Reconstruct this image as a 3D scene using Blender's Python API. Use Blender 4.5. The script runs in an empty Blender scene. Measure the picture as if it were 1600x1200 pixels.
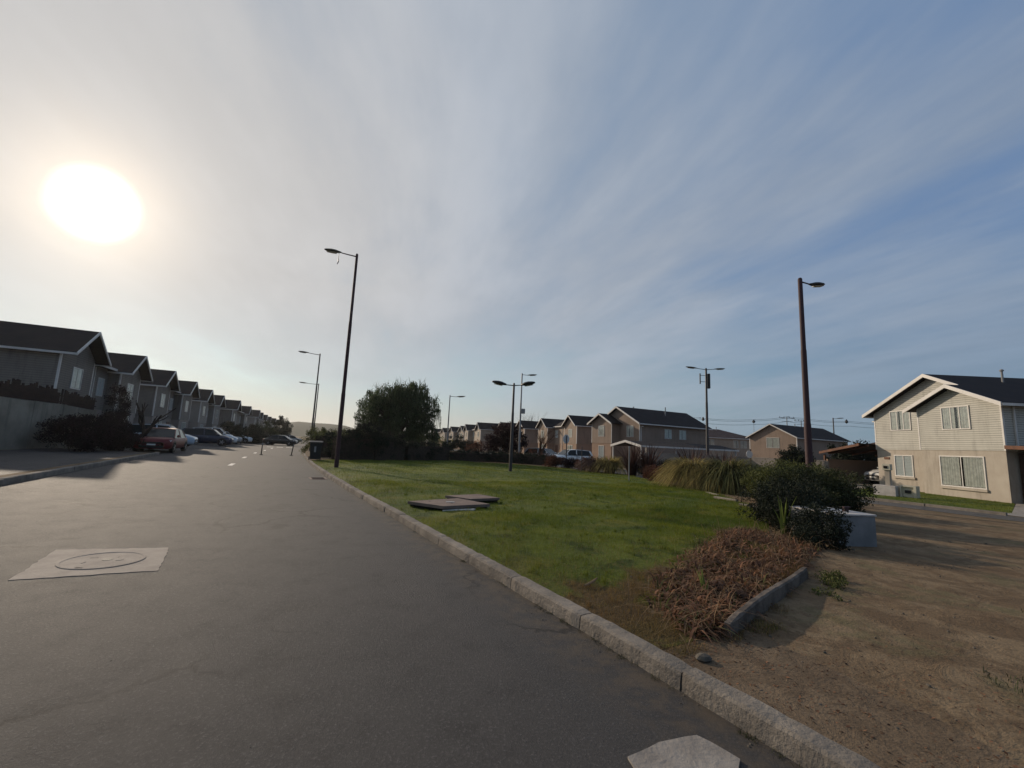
import bpy, math, random
import numpy as np
from mathutils import Vector, Matrix
R=math.radians; PI=math.pi
rng=np.random.default_rng(7); random.seed(7)
SC=bpy.context.scene; COL=SC.collection
# ---------------------------------------------------------------- camera
PITCH=math.atan(94.7*math.cos(math.atan(.0437))/675.); ROLL=math.atan(.0437)
cd=bpy.data.cameras.new('camera'); cam=bpy.data.objects.new('camera',cd); COL.objects.link(cam)
cd.sensor_fit='HORIZONTAL'; cd.sensor_width=36.; cd.lens=36.*675./1600.; cd.clip_start=.05; cd.clip_end=9000
f_=Vector((0,math.cos(PITCH),math.sin(PITCH))); r0=Vector((1,0,0)); u0=r0.cross(f_)
rt=r0*math.cos(ROLL)+u0*math.sin(ROLL); up=-r0*math.sin(ROLL)+u0*math.cos(ROLL)
cam.matrix_world=Matrix(((rt.x,up.x,-f_.x,0),(rt.y,up.y,-f_.y,0),(rt.z,up.z,-f_.z,1.5),(0,0,0,1)))
SC.camera=cam; HAZE=.00016
# ---------------------------------------------------------------- light, sky, exposure
SUN_AZ=R(-46.3); SUN_EL=R(20.5)
sd=Vector((math.sin(SUN_AZ)*math.cos(SUN_EL),math.cos(SUN_AZ)*math.cos(SUN_EL),math.sin(SUN_EL)))
ld=bpy.data.lights.new('sun','SUN'); ld.energy=3.5; ld.angle=R(1.2); ld.color=(1,.83,.64)
lo=bpy.data.objects.new('sun',ld); COL.objects.link(lo); lo.rotation_euler=sd.to_track_quat('Z','Y').to_euler()
SC.view_settings.view_transform='Standard'; SC.view_settings.look='None'; SC.view_settings.gamma=1
SC.view_settings.use_curve_mapping=False; SC.view_settings.exposure=0.0

class NT:
    """small helper for wiring shader nodes"""
    def __init__(s,nt): s.t=nt; s.n=nt.nodes; s.l=nt.links
    def add(s,ty,**k):
        o=s.n.new(ty)
        for a,b in k.items(): setattr(o,a,b)
        return o
    def put(s,sock,v):
        if hasattr(v,'is_output') or isinstance(v,bpy.types.NodeSocket): s.l.new(v,sock)
        else:
            try: sock.default_value=v
            except Exception: sock.default_value=(*v,1.0)
    def m(s,op,a,b=None,c=None,clamp=False):
        o=s.add('ShaderNodeMath',operation=op); o.use_clamp=clamp; s.put(o.inputs[0],a)
        if b is not None: s.put(o.inputs[1],b)
        if c is not None: s.put(o.inputs[2],c)
        return o.outputs[0]
    def vm(s,op,a,b=None,out=0):
        o=s.add('ShaderNodeVectorMath',operation=op); s.put(o.inputs[0],a)
        if b is not None:
            if op=='SCALE': s.put(o.inputs['Scale'],b)
            else: s.put(o.inputs[1],b)
        return o.outputs[out]
    def mix(s,f,a,b,bt='MIX'):
        o=s.add('ShaderNodeMix',data_type='RGBA',blend_type=bt); o.clamp_factor=True
        s.put(o.inputs[0],f); s.put(o.inputs[6],a if not isinstance(a,tuple) else (*a,1)); s.put(o.inputs[7],b if not isinstance(b,tuple) else (*b,1))
        return o.outputs[2]
    def noise(s,v,scale,det=4,rough=.55,dist=0.,out=0):
        o=s.add('ShaderNodeTexNoise'); 
        if v is not None: s.put(o.inputs['Vector'],v)
        o.inputs['Scale'].default_value=scale; o.inputs['Detail'].default_value=det
        o.inputs['Roughness'].default_value=rough; o.inputs['Distortion'].default_value=dist
        return o.outputs[out]
    def ramp(s,f,lo,hi):
        o=s.add('ShaderNodeMapRange',interpolation_type='SMOOTHSTEP'); s.put(o.inputs[0],f)
        o.inputs[1].default_value=lo; o.inputs[2].default_value=hi; return o.outputs[0]
    def sep(s,v): o=s.add('ShaderNodeSeparateXYZ'); s.put(o.inputs[0],v); return o.outputs
    def comb(s,x,y,z): 
        o=s.add('ShaderNodeCombineXYZ')
        for i,a in enumerate((x,y,z)): s.put(o.inputs[i],a)
        return o.outputs[0]

W=bpy.data.worlds.new('World'); SC.world=W; W.use_nodes=True
t=NT(W.node_tree); t.n.clear()
g=t.add('ShaderNodeNewGeometry'); D=t.vm('SCALE',g.outputs['Incoming'],-1.0)
tc=t.add('ShaderNodeTexCoord'); D=t.vm('NORMALIZE',tc.outputs['Generated'])
sky=t.add('ShaderNodeTexSky',sky_type='NISHITA'); sky.sun_disc=False; sky.sun_elevation=SUN_EL; sky.sun_rotation=SUN_AZ
sky.air_density=1.0; sky.dust_density=1.5; sky.ozone_density=1.5
x,y,z=t.sep(D)
zc=t.m('MAXIMUM',z,0.0)
den=t.m('ADD',zc,.10)
px=t.m('DIVIDE',x,den); py=t.m('DIVIDE',y,den)
a=R(-16)   # the veils of cirrus run towards this bearing
al=t.m('ADD',t.m('MULTIPLY',px,math.sin(a)),t.m('MULTIPLY',py,math.cos(a)))
ac=t.m('SUBTRACT',t.m('MULTIPLY',px,math.cos(a)),t.m('MULTIPLY',py,math.sin(a)))
sdot=t.vm('DOT_PRODUCT',D,tuple(sd),out=1)
ang=t.m('ARCCOSINE',t.m('MINIMUM',sdot,.99999))
# broad soft sheets, then long fibres, then small puffs
w=t.vm('SCALE',t.vm('SUBTRACT',t.noise(t.comb(t.m('MULTIPLY',al,.3),t.m('MULTIPLY',ac,.3),0.0),1.0,2,.5,out=1),(.5,.5,.5)),.7)
n1=t.noise(t.vm('ADD',w,t.comb(t.m('MULTIPLY',al,.22),t.m('MULTIPLY',ac,.50),31.1)),1.15,5,.55,.0)
n2=t.noise(t.vm('ADD',w,t.comb(t.m('MULTIPLY',al,.34),t.m('MULTIPLY',ac,1.2),7.7)),1.4,6,.56,.05)
n3=t.noise(t.vm('ADD',w,t.comb(t.m('MULTIPLY',al,.9),t.m('MULTIPLY',ac,1.9),1.2)),2.0,7,.60,.1)
veil=t.m('ADD',t.m('ADD',t.m('MULTIPLY',n1,.62),t.m('MULTIPLY',n2,.24)),t.m('MULTIPLY',n3,.14))
veil=t.m('ADD',veil,t.m('MULTIPLY',t.ramp(sdot,-.1,.95),.06))
mask=t.m('MULTIPLY',t.m('MULTIPLY',t.ramp(veil,.36,.60),.92),t.m('ADD',.62,t.m('MULTIPLY',t.ramp(z,.10,.32),.38)))
toward=t.ramp(sdot,-.25,1.0)
lowb=t.mix(t.ramp(sdot,.0,.9),(1.7,2.9,3.9),(4.9,5.9,5.7))
blue=t.mix(t.ramp(z,0.04,.42),lowb,t.mix(toward,(.85,2.05,4.4),(2.6,3.5,4.6)))
base=t.mix(.8,t.vm('MULTIPLY',sky.outputs[0],(.60,.76,.98)),blue)
cl=t.mix(toward,(2.5,3.1,4.0),(4.5,4.85,5.4))
cl=t.mix(t.m('MULTIPLY',t.ramp(sdot,.72,1.0),.8),cl,(5.9,5.7,5.5))
low=t.m('SUBTRACT',1.0,t.ramp(z,0.0,.12))
cl=t.mix(t.m('MULTIPLY',low,t.ramp(sdot,.35,.95)),cl,(6.3,6.1,5.4))
cl=t.vm('SCALE',cl,t.m('ADD',.93,t.m('MULTIPLY',t.ramp(t.m('ADD',t.m('MULTIPLY',n2,.6),t.m('MULTIPLY',n3,.4)),.36,.66),.15)))
c=t.mix(mask,base,cl)
hz=t.mix(t.ramp(sdot,.25,.95),(2.2,3.1,3.8),(6.7,6.0,5.0))
c=t.mix(t.m('MULTIPLY',t.m('SUBTRACT',1.0,t.ramp(z,-.02,.12)),.8),c,hz)
# aureole of the veiled sun, ragged where the veil is uneven
rag=t.m('MULTIPLY',ang,t.m('ADD',.86,t.m('MULTIPLY',n3,.28)))
h1=t.m('EXPONENT',t.m('MULTIPLY',t.m('POWER',t.m('DIVIDE',rag,R(5.6)),1.5),-1.0))
h2=t.m('EXPONENT',t.m('MULTIPLY',t.m('DIVIDE',rag,R(16.)),-1.0))
glow=t.vm('ADD',t.vm('SCALE',(6.0,4.6,3.0),h1),t.vm('SCALE',(1.55,1.3,1.0),h2))
core=t.m('SUBTRACT',1.0,t.ramp(rag,R(1.2),R(3.8)))
glow=t.vm('ADD',glow,t.vm('SCALE',(16.,14.5,12.),core))
c=t.vm('ADD',c,glow)
bg=t.add('ShaderNodeBackground'); t.l.new(c,bg.inputs[0]); bg.inputs[1].default_value=.1
ow=t.add('ShaderNodeOutputWorld'); t.l.new(bg.outputs[0],ow.inputs[0])

# ---------------------------------------------------------------- terrain frame: n across the road, s along it
TH=math.atan2(.486,.874); NX,NY=math.cos(TH),math.sin(TH)
def sm(t): t=max(0.,min(1.,t)); return t*t*(3-2*t)
def gz(x,y):
    n=x*NX+y*NY
    return .3*sm(-n/11) if n<0 else -.3*sm(n/26)
def ns(n,s): return (n*NX-s*NY, n*NY+s*NX)
def dd(s):
    if s<25: return 0.
    if s<58: return .0018*(s-25)**2
    return 1.96+.085*(s-58)

# ---------------------------------------------------------------- mesh helpers
class MB:
    def __init__(s): s.v=[]; s.f=[]; s.mi=[]
    def add(s,vs,fs,mi=0):
        b=len(s.v); s.v+= [tuple(map(float,p)) for p in vs]; s.f+=[tuple(b+i for i in f) for f in fs]; s.mi+=[mi]*len(fs); return s
    def box(s,x0,x1,y0,y1,z0,z1,mi=0):
        return s.add([(x0,y0,z0),(x1,y0,z0),(x1,y1,z0),(x0,y1,z0),(x0,y0,z1),(x1,y0,z1),(x1,y1,z1),(x0,y1,z1)],
          [(3,2,1,0),(4,5,6,7),(0,1,5,4),(1,2,6,5),(2,3,7,6),(3,0,4,7)],mi)
    def prism(s,poly,d,mi=0):
        """closed polygon of 3D points, swept by vector d"""
        n=len(poly); d=Vector(d); P=[Vector(p) for p in poly]
        return s.add([tuple(p) for p in P]+[tuple(p+d) for p in P],[tuple(range(n))[::-1],tuple(range(n,2*n))]+[(i,(i+1)%n,n+(i+1)%n,n+i) for i in range(n)],mi)
    def tube(s,pts,rad,k=8,mi=0,cap=True):
        P=[Vector(p) for p in pts]
        if not hasattr(rad,'__len__'): rad=[rad]*len(P)
        vs=[];fs=[]
        for i,p in enumerate(P):
            a=(P[min(i+1,len(P)-1)]-P[max(i-1,0)])
            if a.length<1e-9: a=Vector((0,0,1))
            a.normalize(); r=Vector((0,1,0)) if abs(a.y)<.9 else Vector((1,0,0)); u=a.cross(r).normalized(); w=a.cross(u)
            for j in range(k):
                q=2*PI*j/k; vs.append(p+(u*math.cos(q)+w*math.sin(q))*rad[i])
        for i in range(len(P)-1):
            for j in range(k): fs.append((i*k+j,i*k+(j+1)%k,(i+1)*k+(j+1)%k,(i+1)*k+j))
        if cap: fs.append(tuple(range(k))[::-1]); fs.append(tuple((len(P)-1)*k+j for j in range(k)))
        return s.add(vs,fs,mi)
    def lathe(s,prof,k=20,axis='z',c=(0,0,0),mi=0):
        vs=[];fs=[]
        for (r,h) in prof:
            for j in range(k):
                q=2*PI*j/k; a,b=r*math.cos(q),r*math.sin(q)
                p={'z':(a,b,h),'y':(a,h,b),'x':(h,a,b)}[axis]; vs.append((p[0]+c[0],p[1]+c[1],p[2]+c[2]))
        for i in range(len(prof)-1):
            for j in range(k): fs.append((i*k+j,i*k+(j+1)%k,(i+1)*k+(j+1)%k,(i+1)*k+j))
        fs.append(tuple(range(k))[::-1]); fs.append(tuple((len(prof)-1)*k+j for j in range(k)))
        return s.add(vs,fs,mi)
    def build(s,name,mats,parent=None,loc=(0,0,0),rz=0,smooth=False,bevel=0):
        me=bpy.data.meshes.new(name); me.from_pydata(s.v,[],s.f)
        if not isinstance(mats,(list,tuple)): mats=[mats]
        for m in mats: me.materials.append(m)
        if any(s.mi): me.polygons.foreach_set('material_index',s.mi)
        if smooth: me.polygons.foreach_set('use_smooth',[True]*len(s.f))
        me.validate(); me.update()
        o=bpy.data.objects.new(name,me); COL.objects.link(o); o.location=loc; o.rotation_euler=(0,0,rz)
        if parent: o.parent=parent
        if bevel:
            b=o.modifiers.new('bevel','BEVEL'); b.width=bevel; b.segments=2; b.limit_method='ANGLE'; b.angle_limit=R(40)
        return o
def np_mesh(name,V,F,mats,parent=None,loc=(0,0,0),smooth=False,mi=None):
    """V (n,3) array, F (m,k) array of equal-sized faces"""
    me=bpy.data.meshes.new(name); k=F.shape[1]
    me.vertices.add(len(V)); me.vertices.foreach_set('co',V.astype(np.float32).ravel())
    me.loops.add(F.size); me.loops.foreach_set('vertex_index',F.astype(np.int32).ravel())
    me.polygons.add(len(F)); me.polygons.foreach_set('loop_start',np.arange(0,F.size,k,dtype=np.int32))
    if not isinstance(mats,(list,tuple)): mats=[mats]
    for m in mats: me.materials.append(m)
    if mi is not None: me.polygons.foreach_set('material_index',mi.astype(np.int32))
    if smooth: me.polygons.foreach_set('use_smooth',np.ones(len(F),bool))
    me.update(calc_edges=True)
    o=bpy.data.objects.new(name,me); COL.objects.link(o); o.location=loc
    if parent: o.parent=parent
    return o
def tag(o,label=None,cat=None,group=None,kind=None):
    if label: o['label']=label
    if cat: o['category']=cat
    if group: o['group']=group
    if kind: o['kind']=kind
    return o
def thing(name,label,cat,loc=(0,0,0),rz=0,group=None):
    o=bpy.data.objects.new(name,None); COL.objects.link(o); o.location=loc; o.rotation_euler=(0,0,rz); o.empty_display_size=.3
    return tag(o,label,cat,group)
def copy_tree(o,parent=None):
    c=o.copy(); COL.objects.link(c)
    if parent: c.parent=parent
    for ch in list(o.children): copy_tree(ch,c)
    return c

# ---------------------------------------------------------------- materials
def mat(name,col,rough=.8,spec=.3,metal=0,var=.0,vscale=3.,bump=0.,bscale=30.,col2=None,island=0.,trans=0.,coat=0.,stripes=None,streak=0.):
    m=bpy.data.materials.new(name); m.use_nodes=True; t=NT(m.node_tree); b=t.n['Principled BSDF']
    tc=t.add('ShaderNodeTexCoord').outputs['Object']
    c=(*col,1)
    cs=None
    if var or col2:
        nz=t.noise(tc,vscale,5,.6)
        c2=col2 if col2 else tuple(v*(1-var) for v in col); c1=col if col2 else tuple(min(1,v*(1+var)) for v in col)
        cs=t.mix(t.ramp(nz,.32,.68),c1,c2)
    if island:
        ri=t.add('ShaderNodeNewGeometry').outputs['Random Per Island']
        k=t.m('ADD',1-island,t.m('MULTIPLY',ri,2*island)); cs=t.vm('SCALE',cs if cs is not None else c[:3],k)
    if streak:
        sp=t.sep(tc); st_=t.noise(t.comb(t.m('MULTIPLY',sp[0],1.7),t.m('MULTIPLY',sp[1],1.7),t.m('MULTIPLY',sp[2],.22)),1.6,6,.7,.3)
        cs=t.vm('SCALE',cs,t.m('SUBTRACT',1.0,t.m('MULTIPLY',t.ramp(st_,.48,.72),streak)))
    if stripes:
        ax,per,dark=stripes; s=t.sep(tc)[ax]; fr=t.m('FRACT',t.m('DIVIDE',s,per))
        ln=t.m('LESS_THAN',fr,.14)
        cs=t.mix(t.m('MULTIPLY',ln,dark),cs if cs is not None else c[:3],(0,0,0))
        bp=t.add('ShaderNodeBump'); bp.inputs['Strength'].default_value=.8; bp.inputs['Distance'].default_value=.02
        t.l.new(fr,bp.inputs['Height']); t.l.new(bp.outputs[0],b.inputs['Normal'])
    if cs is not None: t.put(b.inputs['Base Color'],cs)
    else: b.inputs['Base Color'].default_value=c
    b.inputs['Roughness'].default_value=rough; b.inputs['Specular IOR Level'].default_value=spec; b.inputs['Metallic'].default_value=metal
    if coat: b.inputs['Coat Weight'].default_value=coat; b.inputs['Coat Roughness'].default_value=.08
    if bump:
        bp=t.add('ShaderNodeBump'); bp.inputs['Strength'].default_value=bump; bp.inputs['Distance'].default_value=.02
        t.l.new(t.noise(tc,bscale,6,.65),bp.inputs['Height']); t.l.new(bp.outputs[0],b.inputs['Normal'])
    if trans:
        tr=t.add('ShaderNodeBsdfTranslucent'); t.put(tr.inputs[0],cs if cs is not None else c)
        mx=t.add('ShaderNodeMixShader'); mx.inputs[0].default_value=trans
        t.l.new(b.outputs[0],mx.inputs[1]); t.l.new(tr.outputs[0],mx.inputs[2]); t.l.new(mx.outputs[0],t.n['Material Output'].inputs[0])
    return m
def asphalt(name,c1,c2,patch):
    m=bpy.data.materials.new(name); m.use_nodes=True; t=NT(m.node_tree); b=t.n['Principled BSDF']
    P=t.add('ShaderNodeTexCoord').outputs['Object']
    big=t.noise(P,.22,4,.6,.6); mid=t.noise(P,2.7,6,.7); fine=t.noise(P,62,5,.8); grit=t.noise(P,260,2,.6)
    # wear runs along the road
    s=t.sep(P); al=t.m('ADD',t.m('MULTIPLY',s[0],-NY),t.m('MULTIPLY',s[1],NX)); ac=t.m('ADD',t.m('MULTIPLY',s[0],NX),t.m('MULTIPLY',s[1],NY))
    tr=t.noise(t.comb(t.m('MULTIPLY',ac,1.1),t.m('MULTIPLY',al,.06),0),1.0,4,.6)
    c=t.mix(t.ramp(big,.35,.65),c1,c2); c=t.mix(t.m('MULTIPLY',t.ramp(tr,.4,.68),.5),c,patch)
    c=t.mix(t.m('MULTIPLY',t.ramp(mid,.50,.68),.5),c,tuple(v*.55 for v in c1)); c=t.mix(t.m('MULTIPLY',t.ramp(t.noise(P,.9,3,.5),.60,.70),.55),c,tuple(v*.5 for v in c1)); c=t.mix(t.m('MULTIPLY',t.ramp(t.noise(P,9,5,.75),.54,.7),.4),c,tuple(v*1.5 for v in c1))
    c=t.mix(t.m('MULTIPLY',t.ramp(fine,.53,.66),.75),c,tuple(v*2.6 for v in c1)); c=t.mix(t.m('MULTIPLY',t.ramp(fine,.48,.25),.6),c,tuple(v*.35 for v in c1))
    # cracks
    vo=t.add('ShaderNodeTexVoronoi',feature='DISTANCE_TO_EDGE'); vo.inputs['Scale'].default_value=.42
    t.l.new(t.vm('ADD',P,t.vm('SCALE',t.noise(P,1.3,5,.7,out=1),.9)),vo.inputs['Vector'])
    ck=t.m('MULTIPLY',t.m('SUBTRACT',1.0,t.ramp(vo.outputs[0],.0,.020)),t.ramp(t.noise(P,.35,2,.5),.50,.58))
    gut=t.m('MULTIPLY',t.m('MULTIPLY',t.ramp(ac,1.75,2.35),t.m('SUBTRACT',1.0,t.ramp(al,22,28))),t.ramp(t.noise(P,6,5,.7),.38,.62))
    c=t.mix(t.m('MULTIPLY',gut,.6),c,(.10,.075,.05))
    c=t.mix(t.m('MULTIPLY',t.ramp(t.noise(P,1.15,2,.4),.68,.74),.6),c,tuple(v*.35 for v in c1))
    c=t.mix(t.m('MULTIPLY',ck,.85),c,tuple(v*.3 for v in c1))
    t.put(b.inputs['Base Color'],c); b.inputs['Specular IOR Level'].default_value=.32
    t.put(b.inputs['Roughness'],t.m('ADD',.72,t.m('MULTIPLY',mid,.12)))
    bp=t.add('ShaderNodeBump'); bp.inputs['Strength'].default_value=.8; bp.inputs['Distance'].default_value=.010
    t.l.new(t.m('ADD',t.m('MULTIPLY',fine,1.0),t.m('MULTIPLY',grit,.5)),bp.inputs['Height']); t.l.new(bp.outputs[0],b.inputs['Normal'])
    return m
def dirt_mat(name,c1,c2,c3,green=None):
    m=bpy.data.materials.new(name); m.use_nodes=True; t=NT(m.node_tree); b=t.n['Principled BSDF']
    P=t.add('ShaderNodeTexCoord').outputs['Object']
    big=t.noise(P,.7,6,.68,1.2); mid=t.noise(P,3.1,6,.7,.8); fine=t.noise(P,45,4,.7)
    c=t.mix(t.ramp(big,.40,.56),c1,c2); c=t.mix(t.m('MULTIPLY',t.ramp(t.noise(P,1.6,5,.65,1.),.46,.58),.65),c,c3); c=t.mix(t.m('MULTIPLY',t.ramp(mid,.5,.66),.7),c,c3)
    if green: c=t.mix(t.m('MULTIPLY',t.ramp(t.noise(P,1.1,5,.7),.53,.66),.7),c,green)
    c=t.mix(t.m('MULTIPLY',t.ramp(t.noise(P,9,6,.75),.5,.68),.5),c,tuple(v*.5 for v in c1)); c=t.mix(t.m('MULTIPLY',t.ramp(fine,.55,.7),.4),c,tuple(v*1.6 for v in c1)); c=t.mix(t.m('MULTIPLY',t.ramp(fine,.46,.3),.4),c,tuple(v*.4 for v in c1))
    t.put(b.inputs['Base Color'],c); b.inputs['Roughness'].default_value=.95; b.inputs['Specular IOR Level'].default_value=.1
    bp=t.add('ShaderNodeBump'); bp.inputs['Strength'].default_value=.9; bp.inputs['Distance'].default_value=.03
    t.l.new(t.m('ADD',mid,t.m('MULTIPLY',fine,.35)),bp.inputs['Height']); t.l.new(bp.outputs[0],b.inputs['Normal'])
    return m
def lawn_mat(name,blade=False):
    m=bpy.data.materials.new(name); m.use_nodes=True; t=NT(m.node_tree); b=t.n['Principled BSDF']
    P=t.add('ShaderNodeTexCoord').outputs['Object']; s=t.sep(P)
    big=t.noise(P,.33,4,.6,.8); mid=t.noise(P,1.5,5,.65,.6)
    k=1.0 if blade else .8
    G=lambda c:tuple(v*k for v in c)
    c=t.mix(t.ramp(big,.38,.6),G((.135,.160,.016)),G((.080,.115,.014)))
    c=t.mix(t.m('MULTIPLY',t.ramp(mid,.50,.68),.6),c,G((.20,.18,.035)))
    c=t.mix(t.m('MULTIPLY',t.ramp(t.noise(P,2.3,4,.6),.52,.66),.75),c,G((.034,.06,.012)))
    # dry patches towards the front corner and along the kerb
    ac=t.m('ADD',t.m('MULTIPLY',s[0],NX),t.m('MULTIPLY',s[1],NY)); al=t.m('ADD',t.m('MULTIPLY',s[0],-NY),t.m('MULTIPLY',s[1],NX))
    fr=t.m('SUBTRACT',1.0,t.ramp(al,2.7,5.0))
    dry=t.m('MULTIPLY',t.ramp(t.m('ADD',t.m('MULTIPLY',fr,.60),t.m('MULTIPLY',mid,.85)),.60,.84),.95)
    dry=t.m('MULTIPLY',dry,t.m('SUBTRACT',1.0,t.m('MULTIPLY',t.ramp(t.noise(P,1.25,5,.65,.5),.52,.62),.8))); kd=1.0 if blade else .55
    c=t.mix(dry,c,G((.17*kd,.10*kd,.042*kd)))
    ek=t.m('MULTIPLY',t.m('SUBTRACT',1.0,t.ramp(ac,2.3,4.4)),t.ramp(mid,.4,.62))
    c=t.mix(t.m('MULTIPLY',ek,.32),c,G((.17*kd,.15*kd,.04*kd)))
    if blade:
        ri=t.add('ShaderNodeNewGeometry').outputs['Random Per Island']
        c=t.mix(t.m('MULTIPLY',t.ramp(ri,.8,1.0),.5),c,(.22,.19,.06))
        c=t.vm('SCALE',c,t.m('ADD',.65,t.m('MULTIPLY',t.m('FRACT',t.m('MULTIPLY',ri,7.3)),.7)))
    t.put(b.inputs['Base Color'],c); b.inputs['Roughness'].default_value=.75; b.inputs['Specular IOR Level'].default_value=.15
    if blade:
        tr=t.add('ShaderNodeBsdfTranslucent'); t.put(tr.inputs[0],c)
        mx=t.add('ShaderNodeMixShader'); mx.inputs[0].default_value=.5
        t.l.new(b.outputs[0],mx.inputs[1]); t.l.new(tr.outputs[0],mx.inputs[2]); t.l.new(mx.outputs[0],t.n['Material Output'].inputs[0])
    else:
        bp=t.add('ShaderNodeBump'); bp.inputs['Strength'].default_value=1; bp.inputs['Distance'].default_value=.05
        t.l.new(t.noise(P,14,5,.7),bp.inputs['Height']); t.l.new(bp.outputs[0],b.inputs['Normal'])
    return m
M={}
M['asphalt']=asphalt('asphalt',(.042,.039,.038),(.034,.033,.033),(.050,.045,.042))
M['asphalt2']=asphalt('old_asphalt',(.075,.075,.072),(.06,.06,.058),(.09,.086,.08))
M['pavement']=asphalt('rough_pavement',(.048,.042,.04),(.036,.032,.031),(.06,.054,.05))
M['dirt']=dirt_mat('dirt',(.165,.113,.066),(.205,.148,.09),(.105,.07,.042),green=(.12,.105,.055))
M['soil']=dirt_mat('soil',(.14,.10,.064),(.165,.12,.078),(.10,.07,.045))
M['lawn']=lawn_mat('lawn'); M['blade']=lawn_mat('grass_blade',True)
M['concrete']=mat('concrete',(.30,.27,.235),.9,.2,var=.2,vscale=5,bump=.5,bscale=25,col2=(.20,.178,.155))
M['kerbc']=mat('kerb_concrete',(.27,.235,.195),.95,.12,vscale=2.4,bump=.9,bscale=30,col2=(.16,.14,.118))
M['slab']=mat('utility_slab_concrete',(.20,.15,.125),.9,.2,vscale=3,bump=.4,bscale=30,col2=(.145,.108,.092))
M['mhole']=mat('manhole_concrete',(.34,.29,.24),.85,.25,vscale=4,bump=.5,bscale=40,col2=(.26,.22,.185))
M['mcover']=mat('manhole_cover_iron',(.27,.24,.19),.75,.35,vscale=9,bump=.6,bscale=50,col2=(.18,.165,.13))
M['paint']=mat('road_paint',(.72,.68,.62),.7,.3,vscale=9,col2=(.40,.37,.33))
M['blackpole']=mat('dark_pole_paint',(.035,.03,.03),.5,.4,var=.3,vscale=3)
M['rustpole']=mat('rusty_pole_steel',(.045,.018,.02),.65,.3,vscale=4,col2=(.045,.022,.024),bump=.2)
M['greypole']=mat('grey_metal',(.22,.22,.22),.5,.5)
M['lampgrey']=mat('lamp_housing',(.10,.085,.06),.45,.5)
M['lens']=mat('lamp_lens',(.5,.5,.48),.25,.6)
M['roof']=mat('roof_shingle',(.024,.017,.016),.85,.25,vscale=1.3,col2=(.015,.011,.011),stripes=(2,.14,.45))
M['roofred']=mat('roof_shingle_brown',(.085,.055,.045),.85,.25,vscale=1.3,col2=(.06,.038,.033),stripes=(2,.14,.4))
M['white']=mat('white_trim',(.56,.535,.50),.5,.4,var=.08,vscale=2)
M['sidL']=mat('grey_brown_siding',(.21,.19,.165),.7,.3,vscale=.7,col2=(.175,.155,.14),streak=.3,stripes=(2,.12,.5))
M['sidL2']=mat('pale_grey_siding',(.30,.275,.24),.7,.3,vscale=.7,col2=(.26,.235,.21),stripes=(2,.12,.45))
M['sidR']=mat('tan_siding',(.30,.225,.175),.7,.3,vscale=.7,col2=(.26,.195,.15),streak=.22,stripes=(2,.12,.4))
M['sidR2']=mat('beige_siding',(.40,.335,.265),.7,.3,vscale=.7,col2=(.35,.29,.23),streak=.22,stripes=(2,.12,.4))
M['cream']=mat('cream_siding',(.53,.515,.46),.6,.3,vscale=.9,col2=(.47,.455,.405),streak=.22,stripes=(2,.11,.75))
M['stucco']=mat('beige_stucco',(.41,.365,.305),.9,.15,vscale=1.2,bump=.4,bscale=60,col2=(.36,.315,.26),streak=.28)
M['stuccoT']=mat('tan_stucco',(.31,.215,.16),.9,.15,vscale=1.2,bump=.3,bscale=60,col2=(.27,.19,.14))
M['stuccoL']=mat('grey_stucco',(.29,.255,.225),.9,.15,vscale=1.2,bump=.3,bscale=60,col2=(.24,.21,.185))
M['wallc']=mat('garden_wall_block',(.31,.28,.225),.9,.15,vscale=.8,bump=.5,bscale=18,col2=(.20,.18,.145),streak=.35)
M['wallg']=mat('boundary_wall_plaster',(.25,.225,.20),.9,.15,vscale=.9,bump=.3,bscale=18,col2=(.19,.172,.155))
M['wood']=mat('brown_timber',(.16,.075,.045),.75,.25,vscale=3,col2=(.10,.05,.033))
M['wooddark']=mat('dark_fence_timber',(.045,.025,.02),.85,.2,vscale=4,col2=(.03,.018,.015))
M['bark']=mat('bark',(.06,.045,.035),.95,.1,vscale=8,bump=.8,bscale=25,col2=(.035,.027,.022))
M['glass']=mat('window_glass',(.05,.06,.06),.06,.8)
M['curtain']=mat('window_curtain',(.60,.59,.53),.6,.3,vscale=5,col2=(.44,.43,.39))
M['blind']=mat('window_blind',(.66,.68,.68),.6,.3,stripes=(2,.09,.4))
M['door']=mat('door_wood',(.12,.06,.04),.6,.3)
M['dark']=mat('dark_recess',(.012,.012,.012),.9,.1)
M['rubber']=mat('tyre_rubber',(.018,.018,.018),.85,.2)
M['rim']=mat('alloy_rim',(.35,.35,.36),.35,.6,metal=.7)
M['chrome']=mat('chrome',(.6,.6,.6),.2,.6,metal=.9)
M['carglass']=mat('car_glass',(.02,.024,.025),.15,.2)
M['headl']=mat('headlight_glass',(.55,.57,.6),.1,.8)
M['taill']=mat('tail_light_glass',(.35,.02,.02),.15,.7)
M['plate']=mat('number_plate',(.7,.7,.66),.5,.4)
M['plastic']=mat('black_plastic',(.013,.013,.014),.5,.4)
M['edge']=mat('weathered_edging',(.165,.135,.11),.9,.15,vscale=5,bump=.6,bscale=30,col2=(.085,.07,.058))
M['boxgrey']=mat('painted_concrete_box',(.215,.22,.225),.85,.25,vscale=2.5,bump=.35,bscale=30,col2=(.15,.155,.16))
M['boxtop']=mat('box_top_render',(.52,.48,.45),.85,.2,vscale=4,bump=.3,bscale=30,col2=(.40,.37,.345))
M['stone']=mat('stone',(.095,.082,.066),.9,.2,var=.3,vscale=9,bump=.6,bscale=20)
M['meter']=mat('meter_box_paint',(.5,.46,.36),.6,.3,var=.1)
M['leaf']=mat('leaf_green',(.050,.056,.022),.7,.2,col2=(.026,.033,.014),vscale=1.5,island=.5,trans=.3)
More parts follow.
